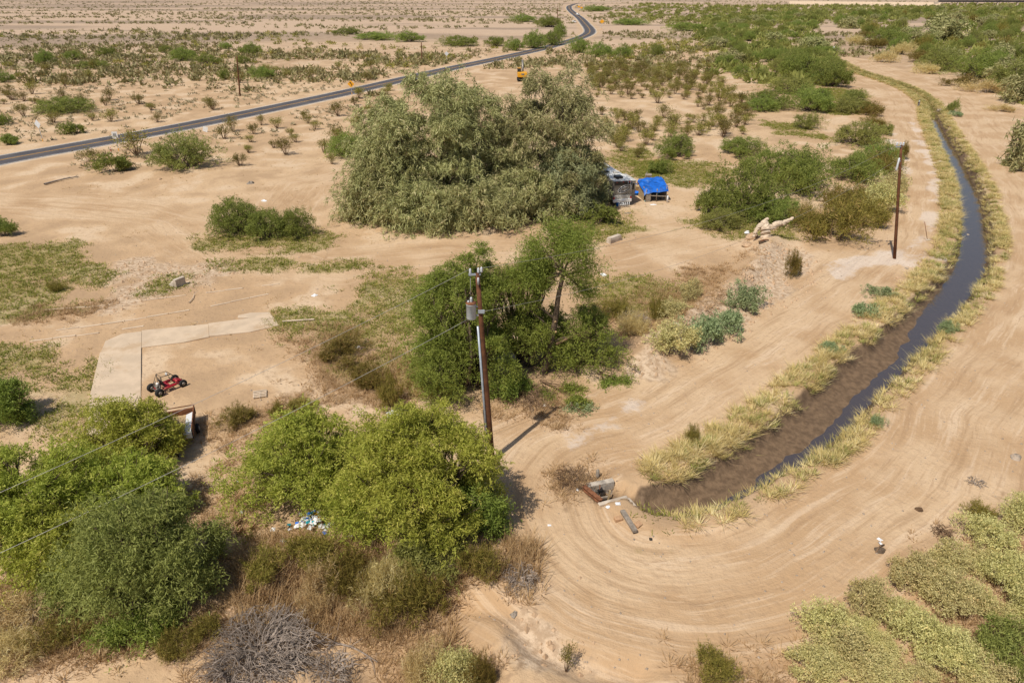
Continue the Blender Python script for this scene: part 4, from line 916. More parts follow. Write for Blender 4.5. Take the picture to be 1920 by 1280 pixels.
for polys, dens, mat, h, lab, nm, sd_, nb in ((WEED, 12., 'weed_green', .22, 'low green weeds in patches on the old homestead ground', 'weeds', 5, 10), (DRY, 9., 'weed_brown', .30, 'brown dry weeds and brush litter in patches', 'dry_weeds', 6, 24)):
    P = scatter_poly(polys, dens, rng, .0, sd_); hh = rng.uniform(.5, 1.4, len(P))*h*(1 if nm == 'weeds' else 1.1); V, F, t = blades(P, rng, nb, hh, .06 if nm == 'weeds' else .032, 1.0, (.05, .9), .26)
    put(nm, np_mesh(nm, V, F, mat, tint=t), label=lab, kind='stuff')
TALLDRY = [PL((480,1120),(560,1030),(640,1040),(760,1060),(860,1090),(840,1160),(700,1130),(560,1130)), PL((940,1060),(965,1040),(975,1080),(955,1100)), PL((-20,1060),(110,1090),(240,1180),(120,1200),(-20,1180))]
P = scatter_poly(TALLDRY, 9., rng, -.25, 15); V, F, t = blades(P, rng, 16, rng.uniform(.5, 1.3, len(P)), .035, .7, (.1, .9), .25)
put('dry_stalks', np_mesh('dry_stalks', V, F, 'weed_brown', tint=t), label='tall brown dry stalks under the palo verdes', kind='stuff')
# sparse weeds everywhere on the open ground
q = np.c_[rng.uniform(-70, 45, 5200), 18*(120/18)**rng.random(5200)]; d, s, sd = canal_field(q[:, 0], q[:, 1]); dl, _, _ = line_dist(q[:, 0], q[:, 1], LOOP[::3])
q = q[(d > 12) & (dl > 4) & (fbm(q[:, 0]*.16, q[:, 1]*.16, 63, 3)+rng.normal(size=len(q))*.05 > .52)]
V, F, t = blades(np.c_[q, height(q[:, 0], q[:, 1])], rng, 9, rng.uniform(.08, .22, len(q)), .05, .9, (.1, .9), .18)
put('sparse_weeds', np_mesh('sparse_weeds', V, F, 'weed_brown', tint=t), label='sparse dry weed tufts on the open sand', kind='stuff')
# gravel and clods
def clods(q, size, seed):
    rng = np.random.default_rng(seed); n = len(q); base = np.array([[1,0,0],[-1,0,0],[0,1,0],[0,-1,0],[0,0,1],[0,0,-.6]], float)
    tri = np.array([[0,2,4],[2,1,4],[1,3,4],[3,0,4],[2,0,5],[1,2,5],[3,1,5],[0,3,5]])
    V = q[:, None]+base[None]*(size*rng.uniform(.4, 1.6, n)**2)[:, None, None]*rng.uniform(.6, 1.3, (n, 6, 3)); return V.reshape(-1, 3), (tri[None]+np.arange(n)[:, None, None]*6).reshape(-1, 3)
q = np.c_[rng.uniform(-45, 45, 4200), 18*(90/18)**rng.random(4200)]; d, s, sd = canal_field(q[:, 0], q[:, 1]); w = np.interp(s, CAN_S, CAN_W); q = q[d > w+.5]
V, F = clods(np.c_[q, height(q[:, 0], q[:, 1])], .035, 3); put('gravel', np_mesh('gravel', V, F, 'stone'), label='small stones and clods strewn over the ground', kind='stuff')
P = scatter_poly(RUB, 5., rng, .0, 19); V, F = clods(P, .085, 4); put('rubble', np_mesh('rubble', V, F, 'sandstone'), label='pale earth rubble on the ridge by the dirt road', kind='stuff')
# dead tangle at the bottom
def dead_bush(name, label, cx, yb, w, yt, n, seed, mat='twig_grey', rad=.018, up=.5):
    X, Y, R, H = spec(cx, yb, w, yt); rng = np.random.default_rng(seed); lines = []
    for i in range(n):
        az = rng.uniform(0, 6.28); r0 = R*rng.random()**.7*.75; p = np.array([math.cos(az)*r0, math.sin(az)*r0, rng.uniform(0, .5)*H]); d = unit(np.array([math.cos(az), math.sin(az), up])+rng.normal(size=3)*.7)
        P = [p]; L = R*rng.uniform(.25, .6)
        for k in range(6):
            d = unit(d+rng.normal(size=3)*.33+np.array([0, 0, -.10])); q = P[-1]+d*L/6
            lim = H*math.sqrt(max(.02, 1-min(1, (math.hypot(q[0], q[1])/R)**2))); q[2] = min(max(q[2], .02), lim*rng.uniform(.95, 1.08)); P.append(q)
        r = rad*rng.uniform(.4, 1.5)*(2.2 if i % 17 == 0 else 1); lines.append((np.array(P), np.linspace(r, r*.35, 7)))
    V, F = tubes_np(lines, 3); return put(name, np_mesh(name, V, F, mat), None, (X, Y, hz(X, Y)-.03), label=label, cat='shrub')
dead_bush('dead_bush', 'grey leafless tangle of a dead bush at the bottom edge', 490, 1290, 240, 1192, 1100, 51)
dead_bush('dead_bush', 'thin grey dead brush right of the large dead bush', 620, 1280, 110, 1215, 260, 52)
dead_bush('dead_bush', 'small dark dead branch pile on the right road edge', 1765, 1010, 42, 975, 150, 53, 'twig_brown')
dead_bush('dead_bush', 'flat grey dead twigs on the sand at far right', 1830, 912, 40, 898, 90, 54)
dead_bush('dead_bush', 'pale dry branch heap at the left edge of the dirt turnaround', 975, 1108, 80, 1062, 240, 55, 'twig_grey')
dead_bush('dead_bush', 'brown dead brush under the exposed mesquite trunk', 990, 765, 110, 722, 320, 56, 'twig_brown')
dead_bush('dead_bush', 'grey dead brush at the near end of the rubble ridge', 1190, 622, 70, 578, 240, 57)
dead_bush('dead_bush', 'heap of dry branches beside the concrete headgate', 1075, 918, 85, 880, 260, 58, 'twig_brown', .014)
dead_bush('dead_bush', 'bare grey branches behind the lower left thicket', 60, 1190, 150, 1120, 260, 59)
def log(name, label, pts, r, mat, cat='branch', seed=1, twigs=6):
    rng = np.random.default_rng(seed); P = [np.r_[G(*p), 0] for p in pts]; P = np.array([[x, y, hz(x, y)+r[0]+.05] for x, y, _ in P]); c = P.mean(0)
    S = smooth_line(P, .25); lines = [(S-c, np.linspace(r[0], r[1], len(S)))]
    for i in range(twigs):
        j = rng.integers(len(S)//3, len(S)-1); e = S[j]+np.r_[rng.normal(size=2)*.7, rng.uniform(.0, .3)]; lines.append((bend(S[j]-c, e-c, rng, 5, .1), np.linspace(r[1]*.7, .006, 5)))
    V, F = tubes_np(lines, 6); return put(name, np_mesh(name, V, F, mat, smooth=True), None, tuple(c), label=label, cat=cat)
log('fallen_limb', 'long grey fallen limb lying right of the dead bush', [(545,1188),(610,1184),(660,1196),(705,1222)], (.07, .03), 'twig_grey', twigs=12)
log('fallen_limb', 'weathered grey log lying on the sand at upper left', [(84,348),(115,340),(148,334)], (.14, .07), 'twig_grey', twigs=4, seed=3)
log('fallen_limb', 'thin bleached stick near the concrete path', [(355,568),(362,560),(364,553)], (.05, .03), 'bleached_wood', twigs=2, seed=4)

# ------------------------------------------------------------------ utility poles and wires
def V3(a): return Vector([float(q) for q in a])
def utility_pole(base_px, top_px, label, r=(.165, .118), group=None, gear=None, name='utility_pole'):
    B = G(*base_px); z = hz(*B); T = GZ(*top_px, B[1]); o = empty(name, (B[0], B[1], z), 0, label, 'pole', group)
    top = V3(T-np.array([B[0], B[1], z])); pts = [top*t for t in (-.03, .25, .5, .75, 1.)]
    MB().tube(pts, [r[0]+(r[1]-r[0])*i/4 for i in range(5)], 12).build('pole_shaft', 'pole_wood', o)
    if gear: gear(o, top)
    return o, Vector((B[0], B[1], z))+top
def gear_near(o, top):
    ax = top.normalized(); at = lambda h, dx=0., dy=0.: ax*(h/ax.z)+Vector((dx, dy, 0))
    H = top.z
    t = empty('transformer', (0, 0, 0)); t.parent = o
    c = at(H-2.55, -.50, -.05); bpy.data.objects.remove(t)
    t = MB().lathe([(.235, 0), (.262, .04), (.262, .82), (.275, .83), (.275, .88)], 20, Matrix.Translation(c)).build('transformer', 'transformer_grey', o)
    MB().lathe([(.285, .882), (.285, .92), (.17, .965), (.02, .975)], 20, Matrix.Translation(c)).build('lid', 'rust', t)
    MB().lathe([(.05, .96), (.085, 1.0), (.05, 1.04), (.085, 1.08), (.05, 1.12), (.08, 1.16), (.03, 1.24)], 10, Matrix.Translation(c+Vector((.02, -.02, 0)))).build('bushing', 'insulator', t)
    MB().lathe([(.04, .96), (.06, 1.0), (.04, 1.08)], 8, Matrix.Translation(c+Vector((-.13, -.1, 0)))).build('bushing', 'insulator', t)
    for zz in (.18, .68): MB().box(c+Vector((.34, .02, zz)), (.2, .07, .07)).build('bracket', 'galvanised', o)
    loop = [c+Vector((-.1, 0, 1.02)), c+Vector((-.42, -.05, .95)), c+Vector((-.50, 0, .5)), c+Vector((-.36, 0, .05)), c+Vector((.05, 0, -.12)), at(H-2.75, -.2)]
    MB().tube([Vector(p) for p in smooth_line(np.array(loop), .12)], .016, 5).build('service_cable', 'black_steel', o)
    m = MB(); m.tube([at(-.2, -.20, -.10), at(H*.35, -.205, -.09), at(H-3.0, -.19, -.08)], .062, 8); m.build('conduit', 'galvanised', o)
    MB().tube([at(0, -.31, -.05), at(3.6, -.29, -.05)], .018, 5).build('ground_wire', 'black_steel', o)
    MB().box(at(H-.05, -.14, -.06), (.62, .09, .09), RZ(.15)).build('crossarm', 'galvanised', o)
    for dx, dz in ((-.36, .0), (.06, .04), (.22, .08)):
        MB().lathe([(.05, 0), (.075, .05), (.05, .09), (.075, .14), (.05, .18), (.06, .24), (.02, .28)], 10, Matrix.Translation(at(H+dz, dx, -.06))).build('insulator', 'insulator', o)
    MB().lathe([(.055, 0), (.055, .34), (.03, .38)], 8, Matrix.Translation(at(H-.55, .02, -.20))).build('fuse', 'insulator', o)
    MB().tube([at(H-.1, -.36, -.06), at(H-.9, -.42, -.06), c+Vector((.02, -.02, 1.2))], .012, 5).build('jumper_wire', 'wire_metal', o)
    MB().box(at(H-2.1, .06, -.17), (.34, .12, .16)).build('wire_clamp', 'galvanised', o)
def gear_far(o, top):
    ax = top.normalized(); at = lambda h, dx=0., dy=0.: ax*(h/ax.z)+Vector((dx, dy, 0)); H = top.z
    MB().box(at(H-.15, -.25, -.1), (.7, .1, .1), RZ(.2)).build('crossarm', 'galvanised', o)
    for dx in (-.5, -.15, .12): MB().lathe([(.06, 0), (.1, .08), (.06, .14), (.1, .22), (.05, .32)], 8, Matrix.Translation(at(H-.05, dx, -.1))).build('insulator', 'insulator', o)
    MB().lathe([(.07, 0), (.09, .1), (.09, 1.1), (.05, 1.2)], 10, Matrix.Translation(at(H-2.4, -.40, -.1))).build('fuse_unit', 'sign_back', o)
    MB().box(at(H-1.5, -.18, -.1), (.3, .08, .08)).build('bracket', 'galvanised', o)
p1, P1 = utility_pole((923, 863), (895, 512), 'near brown wooden utility pole with grey drum transformer', gear=gear_near)
p2, P2 = utility_pole((1677, 485), (1690, 272), 'brown wooden utility pole standing beside the ditch road', (.16, .12), gear=gear_far)
utility_pole((450, 180), (444, 106), 'thin wooden pole beyond the highway at upper left', (.2, .14))
utility_pole((791, 120), (790, 80), 'distant wooden pole left above the tamarisk clump', (.22, .16))
utility_pole((1046, 45), (1045, 15), 'farthest wooden pole beside the highway curve', (.3, .22))
def wire(a, b, sag, r, label):
    a, b = Vector(a), Vector(b); m = (a+b)/2; pts = []
    for i in range(41):
        t = i/40; p = a.lerp(b, t); p.z -= sag*4*t*(1-t); pts.append(p-m)
    put('power_line', MB().tube(pts, r, 5).mesh('power_line', 'wire_metal'), None, m, label=label, cat='wire')
wp = lambda px, py, Y: Vector([float(q) for q in GZ(px, py, Y)])
A1 = P1+Vector((-.36, -.06, .25)); A2 = P1+Vector((-.55, -.05, -2.6))
wire(A1, wp(-420, 1105, 17.0), .35, .0095, 'upper thin power line running from the near pole to lower left')
wire(A2, wp(-420, 1225, 17.0), .45, .011, 'lower power line running from the transformer to lower left')
wire(P1+Vector((.22, -.06, .3)), P2+Vector((-.15, -.1, .25)), 1.6, .008, 'thin power line joining the tops of the two big poles')
wire(P1+Vector((.2, -.17, -2.1)), P2+Vector((-.3, -.1, -1.5)), 2.0, .008, 'lower thin power line between the two big poles')

# ------------------------------------------------------------------ motorhome
def motorhome():
    d = np.array([-1.24, 4.94]); hd = math.atan2(d[1], d[0])-math.pi/2         # local +y drives away from the camera
    c = (G(1147, 386)+G(1184, 386))/2; o = empty('motorhome', (c[0], c[1], hz(*c)), hd, 'silver and taupe motorhome parked under the tamarisk, rear towards us', 'motorhome')
    w, L = 2.6, 10.2; s0 = 1.25
    m = MB(); m.box((0, L/2, 1.95), (w, L, 2.5), bev=.10); m.build('body', 'rv_taupe', o)
    m = MB(); m.box((0, -.012, 1.05), (w-.16, .09, .82), bev=.03); m.build('rear_cap', 'rv_silver', o)
    m = MB(); m.box((0, -.05, .74), (w-.05, .26, .40), bev=.05); m.build('bumper', 'white_paint', o)
    m = MB(); m.box((0, L/2, 3.235), (w-.06, L-.1, .09), bev=.03); rf = m.build('roof', 'white_paint', o)
    MB().box((-.15, 1.4, 3.44), (.95, 1.1, .32), bev=.08).build('air_conditioner', 'rv_dark', rf); MB().box((.5, 3.9, 3.40), (.6, .6, .22), bev=.05).build('roof_vent', 'rv_silver', rf)
    MB().box((-.6, 4.6, 3.40), (.6, .7, .22), bev=.05).build('roof_vent', 'rv_dark', rf)
    MB().box((0, .01, 2.93), (w-.20, .10, .46), bev=.02).build('rear_band', 'rv_dark', o)
    for x in (-.85, 0, .85): MB().box((x, -.045, 3.10), (.16, .05, .05)).build('marker_lamp', 'tail_red', o)
    for x in (-1.14, 1.14): MB().box((x, -.075, 1.08), (.16, .06, .30), bev=.02).build('tail_lamp', 'tail_red', o)
    MB().box((.05, -.19, .80), (.42, .03, .16)).build('number_plate', 'plastic_white', o)
    MB().box((-.15, -.065, 1.30), (1.7, .03, .05)).build('trim_strip', 'white_paint', o)
    def swirl(name, mat, rx, rz, cx, cz, a0, a1, r, y, tilt):
        pts = []
        for i in range(29):
            t = math.radians(a0+(a1-a0)*i/28); x = rx*math.cos(t); z = rz*math.sin(t); pts.append((cx+x*math.cos(tilt)-z*math.sin(tilt), y, cz+x*math.sin(tilt)+z*math.cos(tilt)))
        MB().tube(pts, [r*(.35+.65*math.sin(math.pi*i/28)) for i in range(29)], 6).build(name, mat, o)
    swirl('swirl_stripe', 'white_paint', .92, .42, .25, 2.22, -20, 330, .055, -.005, .35); swirl('swirl_stripe', 'rv_dark', .80, .33, .25, 2.22, -10, 340, .05, -.006, .35)
    swirl('swirl_stripe', 'white_paint', .64, .22, .20, 2.20, 10, 350, .045, -.007, .35); swirl('swirl_stripe', 'rv_dark', 1.25, .62, .15, 2.05, 190, 285, .06, -.004, .30)
    swirl('swirl_stripe', 'white_paint', 1.30, .75, .15, 2.05, 200, 290, .05, -.005, .30)
    sl = MB().box((w/2+.34, 2.3, 2.05), (.70, 3.4, 1.85), bev=.04).build('slide_out', 'rv_taupe', o); MB().box((w/2+.34, .588, 2.3), (.34, .03, .8)).build('window', 'glass_dark', sl)
    MB().box((w/2+.705, 2.5, 2.3), (.03, 1.2, .8)).build('window', 'glass_dark', sl); MB().box((w/2+.36, 2.3, 3.02), (.78, 3.5, .08)).build('awning', 'rv_silver', sl)
    MB().box((-w/2-.01, 4, 2.3), (.03, 1.4, .7)).build('window', 'glass_dark', o)
    for x in (-1.08, 1.08):
        for y in (2.6, 8.6): 
            M = Matrix.Translation((x, y, .47)) @ Matrix.Rotation(math.pi/2, 4, 'Y'); wh = MB().lathe([(.28, -.14), (.44, -.14), (.47, -.08), (.47, .08), (.44, .14), (.28, .14)], 18, M).build('wheel', 'rubber', o)
            MB().lathe([(.26, -.145), (.26, .145)], 12, M).build('rim', 'metal_dull', wh)
    m = MB(); m.box((0, L/2-.4, .62), (w-.5, L-2, .24)); m.build('chassis', 'black_steel', o)
    r = MB(); r.tube([(-.75, -.75, .40), (.75, -.75, .40)], .03, 6); r.tube([(0, 0, .5), (0, -.8, .42)], .04, 6)
    rk = r.build('cargo_rack', 'plastic_white', o)
    for x in (-.7, -.42, -.14, .14, .42, .7): MB().tube([(x, -.75, .08), (x, -.77, .72)], .045, 6).build('rack_post', 'plastic_white', rk)
    MB().tube([(.98, -.07, 1.4), (.98, -.10, 3.2), (.98, .25, 3.35)], .02, 6).build('ladder_rail', 'galvanised', o)
    MB().tube([(.62, -.07, 1.4), (.62, -.10, 3.2), (.62, .25, 3.35)], .02, 6).build('ladder_rail', 'galvanised', o)
motorhome()
def shelter():
    c = G(1226, 378); o = empty('tarp_shelter', (c[0], c[1]+1.6, hz(*c)), .15, 'makeshift shelter roofed with a sagging bright blue tarp', 'shelter')
    for x, y, h in ((-1.35, -1.5, 1.75), (1.45, -1.4, 1.95), (-1.4, 1.3, 2.3), (1.35, 1.35, 2.5), (.1, -1.5, 1.7)): MB().tube([(x, y, -.1), (x*.98, y, h)], .05, 6).build('post', 'grey_wood', o)
    n = 15; V = []; rng = np.random.default_rng(6)
    for j in range(n):
        for i in range(n):
            u, v = i/(n-1)*2-1, j/(n-1)*2-1; z = 2.05+.32*v+.10*u-.16*(1-u*u)*(1-v*v)*1.5+.05*math.sin(7*u+3*v)+rng.normal()*.022
            if v < -.75: z -= (-.75-v)*1.9
            if u < -.85: z -= .35*(-.85-u)/.15
            V.append((u*1.62, v*1.62, z))
    F = np.array([[j*n+i, j*n+i+1, j*n+n+i+1, j*n+n+i] for j in range(n-1) for i in range(n-1)]); V = np.array(V); V2 = V.copy(); V2[:, 2] -= .02
    put('tarp', np_mesh('tarp', np.vstack([V, V2]), np.vstack([F, F[:, ::-1]+len(V)]), 'tarp_blue', smooth=True), o)
    MB().box((1.46, 0, 1.0), (.05, 2.6, 1.8)).build('side_wall', 'grey_wood', o); MB().box((-1.42, .2, .9), (.05, 2.1, 1.7)).build('side_wall', 'plank', o)
    MB().box((0, 1.38, 1.05), (2.7, .05, 2.1)).build('back_wall', 'bark_dark', o); MB().box((.1, -1.48, .75), (2.7, .07, .12), Matrix.Rotation(.08, 3, 'Y')).build('rail', 'grey_wood', o)
    MB().box((-1.0, -1.52, .6), (.6, .05, 1.1)).build('front_board', 'grey_wood', o)
shelter()
def thing(name, label, cat, px, parts, rz=0., dz=0., group=None):
    "small thing at a surveyed spot; parts = [(part name, MB, material)]; single part becomes the thing itself"
    c = G(*px); loc = (c[0], c[1], hz(*c)+dz)
    if len(parts) == 1: return put(name, parts[0][1].mesh(name, parts[0][2]), None, loc, rz, label=label, cat=cat, group=group)
    o = empty(name, loc, rz, label, cat, group)
    for n, m, mat in parts: m.build(n, mat, o)
    return o
def rock_mb(r, seed, flat=.65):
    rng = np.random.default_rng(seed); m = MB(); pr = []
    vs = []; fs = []; n, k = 9, 6
    for j in range(k+1):
        for i in range(n):
            th = math.pi*j/k; ph = 2*math.pi*i/n; q = r*(1+.28*(vnoise(i*1.3+seed, j*1.1, seed)-.5)*2); vs.append((q*math.sin(th)*math.cos(ph)*1.2, q*math.sin(th)*math.sin(ph)*.9, q*math.cos(th)*flat))
    for j in range(k):
        for i in range(n): fs.append((j*n+i, (j+1)*n+i, (j+1)*n+(i+1) % n, j*n+(i+1) % n))
    return m.add(vs, fs)
def crumple(w, d, h, seed, n=11):
    rng = np.random.default_rng(seed); vs = []; fs = []
    for j in range(n):
        for i in range(n):
            u, v = i/(n-1)*2-1, j/(n-1)*2-1; e = max(0, 1-(abs(u)**3+abs(v)**3)); vs.append((u*w/2+rng.normal()*w*.05, v*d/2+rng.normal()*d*.05, max(.015, h*e*rng.uniform(.25, 1.1))))
    for j in range(n-1):
        for i in range(n-1): a = j*n+i; fs.append((a, a+1, a+n+1, a+n))
    return MB().add(vs, fs)
thing('wash_tub', 'bright blue plastic tub beside the motorhome slide-out', 'tub', (1191, 365), [('t', MB().lathe([(.42, 0), (.55, .32), (.60, .34), (.60, .38), (.50, .36), (.40, .06)], 18), 'plastic_blue')])
thing('red_container', 'red plastic container in the mouth of the tarp shelter', 'container', (1216, 366), [('body', MB().box((0, 0, .24), (.62, .42, .46), bev=.06), 'tail_red'), ('handle', MB().tube([(-.15, 0, .46), (-.1, 0, .58), (.1, 0, .58), (.15, 0, .46)], .03, 6), 'tail_red')])
thing('plank', 'long pale yellow plank leaning low before the tarp shelter', 'plank', (1230, 369), [('p', MB().box((0, 0, .14), (1.9, .25, .06), Matrix.Rotation(.05, 3, 'Y')), 'plank')])
thing('white_post', 'short white post right of the tarp shelter', 'post', (1251, 379), [('p', MB().lathe([(.12, 0), (.12, .85), (.09, .9)], 10), 'plastic_white')])
thing('ice_chest', 'teal box among clutter inside the tarp shelter', 'box', (1235, 366), [('body', MB().box((0, 0, .22), (.9, .5, .44), bev=.04), 'plastic_teal'), ('lid', MB().box((0, 0, .48), (.94, .54, .07), bev=.02), 'plastic_white')], .2)
thing('dark_bin', 'dark bin beside the motorhome hitch under the tree', 'bin', (1158, 386), [('body', MB().lathe([(.22, 0), (.28, .55), (.30, .57)], 12), 'plastic_blue'), ('lid', MB().lathe([(.31, .575), (.29, .64), (.05, .67)], 12), 'black_steel')])
for i, (px, py, sd, mat, lab) in enumerate(((1214, 377, 1, 'plastic_teal', 'pale green scrap sheet on the camp ground'), (1177, 399, 2, 'grey_wood', 'weathered board scrap on sand below the motorhome'), (1225, 383, 3, 'plastic_white', 'small white scrap near the shelter post'), (1238, 382, 4, 'plank', 'small yellow scrap beside the white post'))):
    thing('scrap', lab, 'scrap', (px, py), [('s', crumple(.8, .4, .09, sd, 6), mat)])
thing('tarp_sheet', 'blue sheet folded over junk behind the motorhome', 'tarp', (1180, 346), [('s', crumple(2.2, 1.2, .9, 8, 9), 'tarp_blue')])
for i, (px, py, mat, lab) in enumerate(((1200, 352, 'rust', 'rusty junk heap between motorhome and shelter'), (1197, 358, 'plank', 'tan crate leaning between motorhome and shelter'), (1215, 337, 'grey_wood', 'grey junk boards behind the tarp shelter'))):
    m = MB(); rr = random.Random(i)
    m.box((0, 0, .4), (.9, .5, .8), Matrix.Rotation(.3, 3, 'X'), .03); thing('junk', lab, 'junk', (px, py), [('crate', m, mat), ('board', MB().box((.35, -.2, .5), (.12, .9, .06), Matrix.Rotation(.6, 3, 'X')), 'grey_wood'), ('pipe', MB().tube([(-.5, -.2, .05), (-.2, .1, 1.1)], .05, 6), 'metal_dull')])

# ------------------------------------------------------------------ off-road buggy
def buggy():
    f = (G(279, 734, .25)+G(304, 737, .25))/2; r_ = G(343, 717, .25); hd = math.radians(-52)
    c = np.array([-24.02, 40.75]); o = empty('go_kart', (c[0], c[1], hz(*c)), math.radians(-38), 'red off-road go-kart with black roll cage beside the concrete path', 'go-kart')
    # local +y is the nose away from us; the wheels stand on the ground
    for x, y, w_, r in ((-.56, -.82, .24, .30), (.56, -.82, .24, .30), (-.56, .86, .19, .27), (.56, .86, .19, .27)):
        M = Matrix.Translation((x, y, r-.01)) @ Matrix.Rotation(math.pi/2, 4, 'Y'); h = w_/2
        wh = MB().lathe([(.13, -h), (r*.86, -h), (r, -h*.6), (r, h*.6), (r*.86, h), (.13, h)], 20, M).build('wheel', 'rubber', o); MB().lathe([(.125, -h-.01), (.04, -h-.02), (.04, h+.02), (.125, h+.01)], 12, M).build('rim', 'metal_dull', wh)
    t = MB()
    for x in (-.32, .32): t.tube([(x, -.75, .34), (x, .55, .26), (x*.6, 1.0, .30)], .026, 6)
    for y in (-.75, -.35, .15, .6): t.tube([(-.32, y, .32), (.32, y, .32)], .024, 6)
    t.build('frame', 'red_paint', o)
    cg = MB()
    for x in (-.36, .36): cg.tube([(x, -.42, .35), (x*.92, -.38, 1.25), (x*.85, .28, 1.18), (x*.8, .85, .48)], .02, 6); cg.tube([(x, -.42, .9), (x*.92, .5, .8)], .016, 6); cg.tube([(x*.92, -.38, 1.25), (x, -.80, .45)], .018, 6)
    for y, z in ((-.38, 1.25), (.28, 1.18), (.85, .48)): cg.tube([(-.33, y, z), (.33, y, z)], .02, 6)
    cg.tube([(-.33, -.38, 1.25), (0, -.42, .6)], .014, 6); cg.tube([(.33, -.38, 1.25), (0, -.42, .6)], .014, 6)
    cg.build('roll_cage', 'black_steel', o)
    MB().box((0, .78, .38), (.52, .46, .16), Matrix.Rotation(-.25, 3, 'X'), .05).build('nose_panel', 'red_paint', o)
    for x in (-.42, .42): MB().box((x, .05, .36), (.16, .9, .18), None, .05).build('side_panel', 'red_paint', o)
    for x in (-.17, .17):
        s = MB().box((x, -.12, .42), (.28, .34, .08), None, .03).build('seat', 'red_paint', o); MB().box((x, -.32, .66), (.28, .08, .46), Matrix.Rotation(.2, 3, 'X'), .03).build('backrest', 'black_steel', s)
    e = MB().box((.02, -.62, .50), (.34, .30, .26), None, .03).build('engine', 'metal_dull', o); MB().lathe([(.09, 0), (.09, .16)], 12, Matrix.Translation((.05, -.6, .63))).build('air_filter', 'white_paint', e); MB().tube([(.2, -.6, .5), (.42, -.75, .55), (.44, -.95, .55)], .035, 8).build('exhaust', 'metal_dull', e)
    MB().tube([(.15*math.cos(a), .30-.05*math.sin(a), .76+.14*math.sin(a)) for a in np.linspace(0, 6.283, 17)], .014, 5).build('steering_wheel', 'black_steel', o); MB().tube([(0, .3, .76), (0, .62, .45)], .015, 5).build('steering_column', 'metal_dull', o)
    for y in (-.82, .86): MB().tube([(-.56, y, .28), (.56, y, .28)], .028, 6).build('axle', 'metal_dull', o)
    for x in (-.36, .36): MB().tube([(x*1.2, -.8, .3), (x*.9, -.55, .75)], .035, 8).build('shock_absorber', 'metal_dull', o)
    MB().lathe([(.10, 0), (.11, .05), (.10, .09)], 14, Matrix.Translation((-.33, .32, .95)) @ Matrix.Rotation(1.4, 4, 'X')).build('head_lamp', 'white_paint', o)
buggy()
def trailer():
    c = np.array([-20.75, 35.3]); o = empty('utility_trailer', (c[0], c[1], hz(*c)), math.radians(20), 'rusty open-top metal trailer with a pale side board, by the palo verdes', 'trailer')
    W, L = 1.75, 2.9
    MB().box((0, 0, .52), (W, L, .06)).build('floor', 'plank', o)
    MB().box((0, L/2-.02, .76), (W-.02, .05, .42)).build('end_panel', 'rust', o); MB().box((0, -L/2+.02, .72), (W-.02, .05, .34)).build('end_panel', 'plastic_white', o)
    MB().box((W/2-.02, 0, .80), (.05, L-.12, .50)).build('side_panel', 'rust', o); MB().box((-W/2+.02, 0, .74), (.05, L-.12, .38)).build('side_panel', 'rust', o)
    MB().box((W/2-.30, -.05, .70), (.46, L-.35, .05), Matrix.Rotation(-.35, 3, 'Y')).build('loose_board', 'sign_back', o)
    MB().box((-.1, -L/2+.32, .60), (.8, .30, .05), RZ(.25)).build('loose_board', 'plastic_white', o)
    for x in (-W/2, W/2):
        for y in (-L/2, 0, L/2): MB().box((x, y, .82), (.05, .05, .64)).build('post', 'black_steel', o)
        MB().box((x, 0, 1.15), (.05, L+.04, .05)).build('top_rail', 'rust', o)
    MB().box((0, L/2, 1.155), (W-.06, .05, .05)).build('top_rail', 'rust', o)
    for x in (-W/2-.14, W/2+.14):
        M = Matrix.Translation((x, -.1, .31)) @ Matrix.Rotation(math.pi/2, 4, 'Y'); wh = MB().lathe([(.17, -.09), (.3, -.09), (.32, -.05), (.32, .05), (.3, .09), (.17, .09)], 16, M).build('wheel', 'rubber', o); MB().lathe([(.165, -.095), (.05, -.1), (.05, .1), (.165, .095)], 10, M).build('rim', 'sign_back', wh)
    MB().tube([(-W/2-.1, -.1, .31), (W/2+.1, -.1, .31)], .03, 6).build('axle', 'black_steel', o)
    MB().tube([(-.5, -L/2, .46), (0, -L/2-1.1, .42), (.5, -L/2, .46)], .035, 6).build('drawbar', 'black_steel', o)
    MB().tube([(0, -L/2-1.0, .42), (0, -L/2-1.0, -.02)], .03, 6).build('jack_stand', 'black_steel', o)
trailer()
def steps():
    c = G(334, 534); o = empty('concrete_steps', (c[0], c[1], hz(c[0], c[1])-.05), math.radians(-28), 'small precast concrete steps left alone in a ring of weeds', 'steps')
    for i in range(3): MB().box((-.42+.36*i, 0, .14+.14*i), (.36, 1.05, .28+.28*i), None, .015).build('step', 'concrete', o)
steps()
thing('concrete_barrier', 'long pale concrete block at the end of the green patch', 'barrier', (1151, 454), [('b', MB().prism([(-.30, 0), (.30, 0), (.30, .35), (.24, .62), (-.24, .62), (-.30, .35)], -.95, .95, Matrix.Rotation(math.pi/2, 4, 'X')), 'concrete')], math.radians(-46))

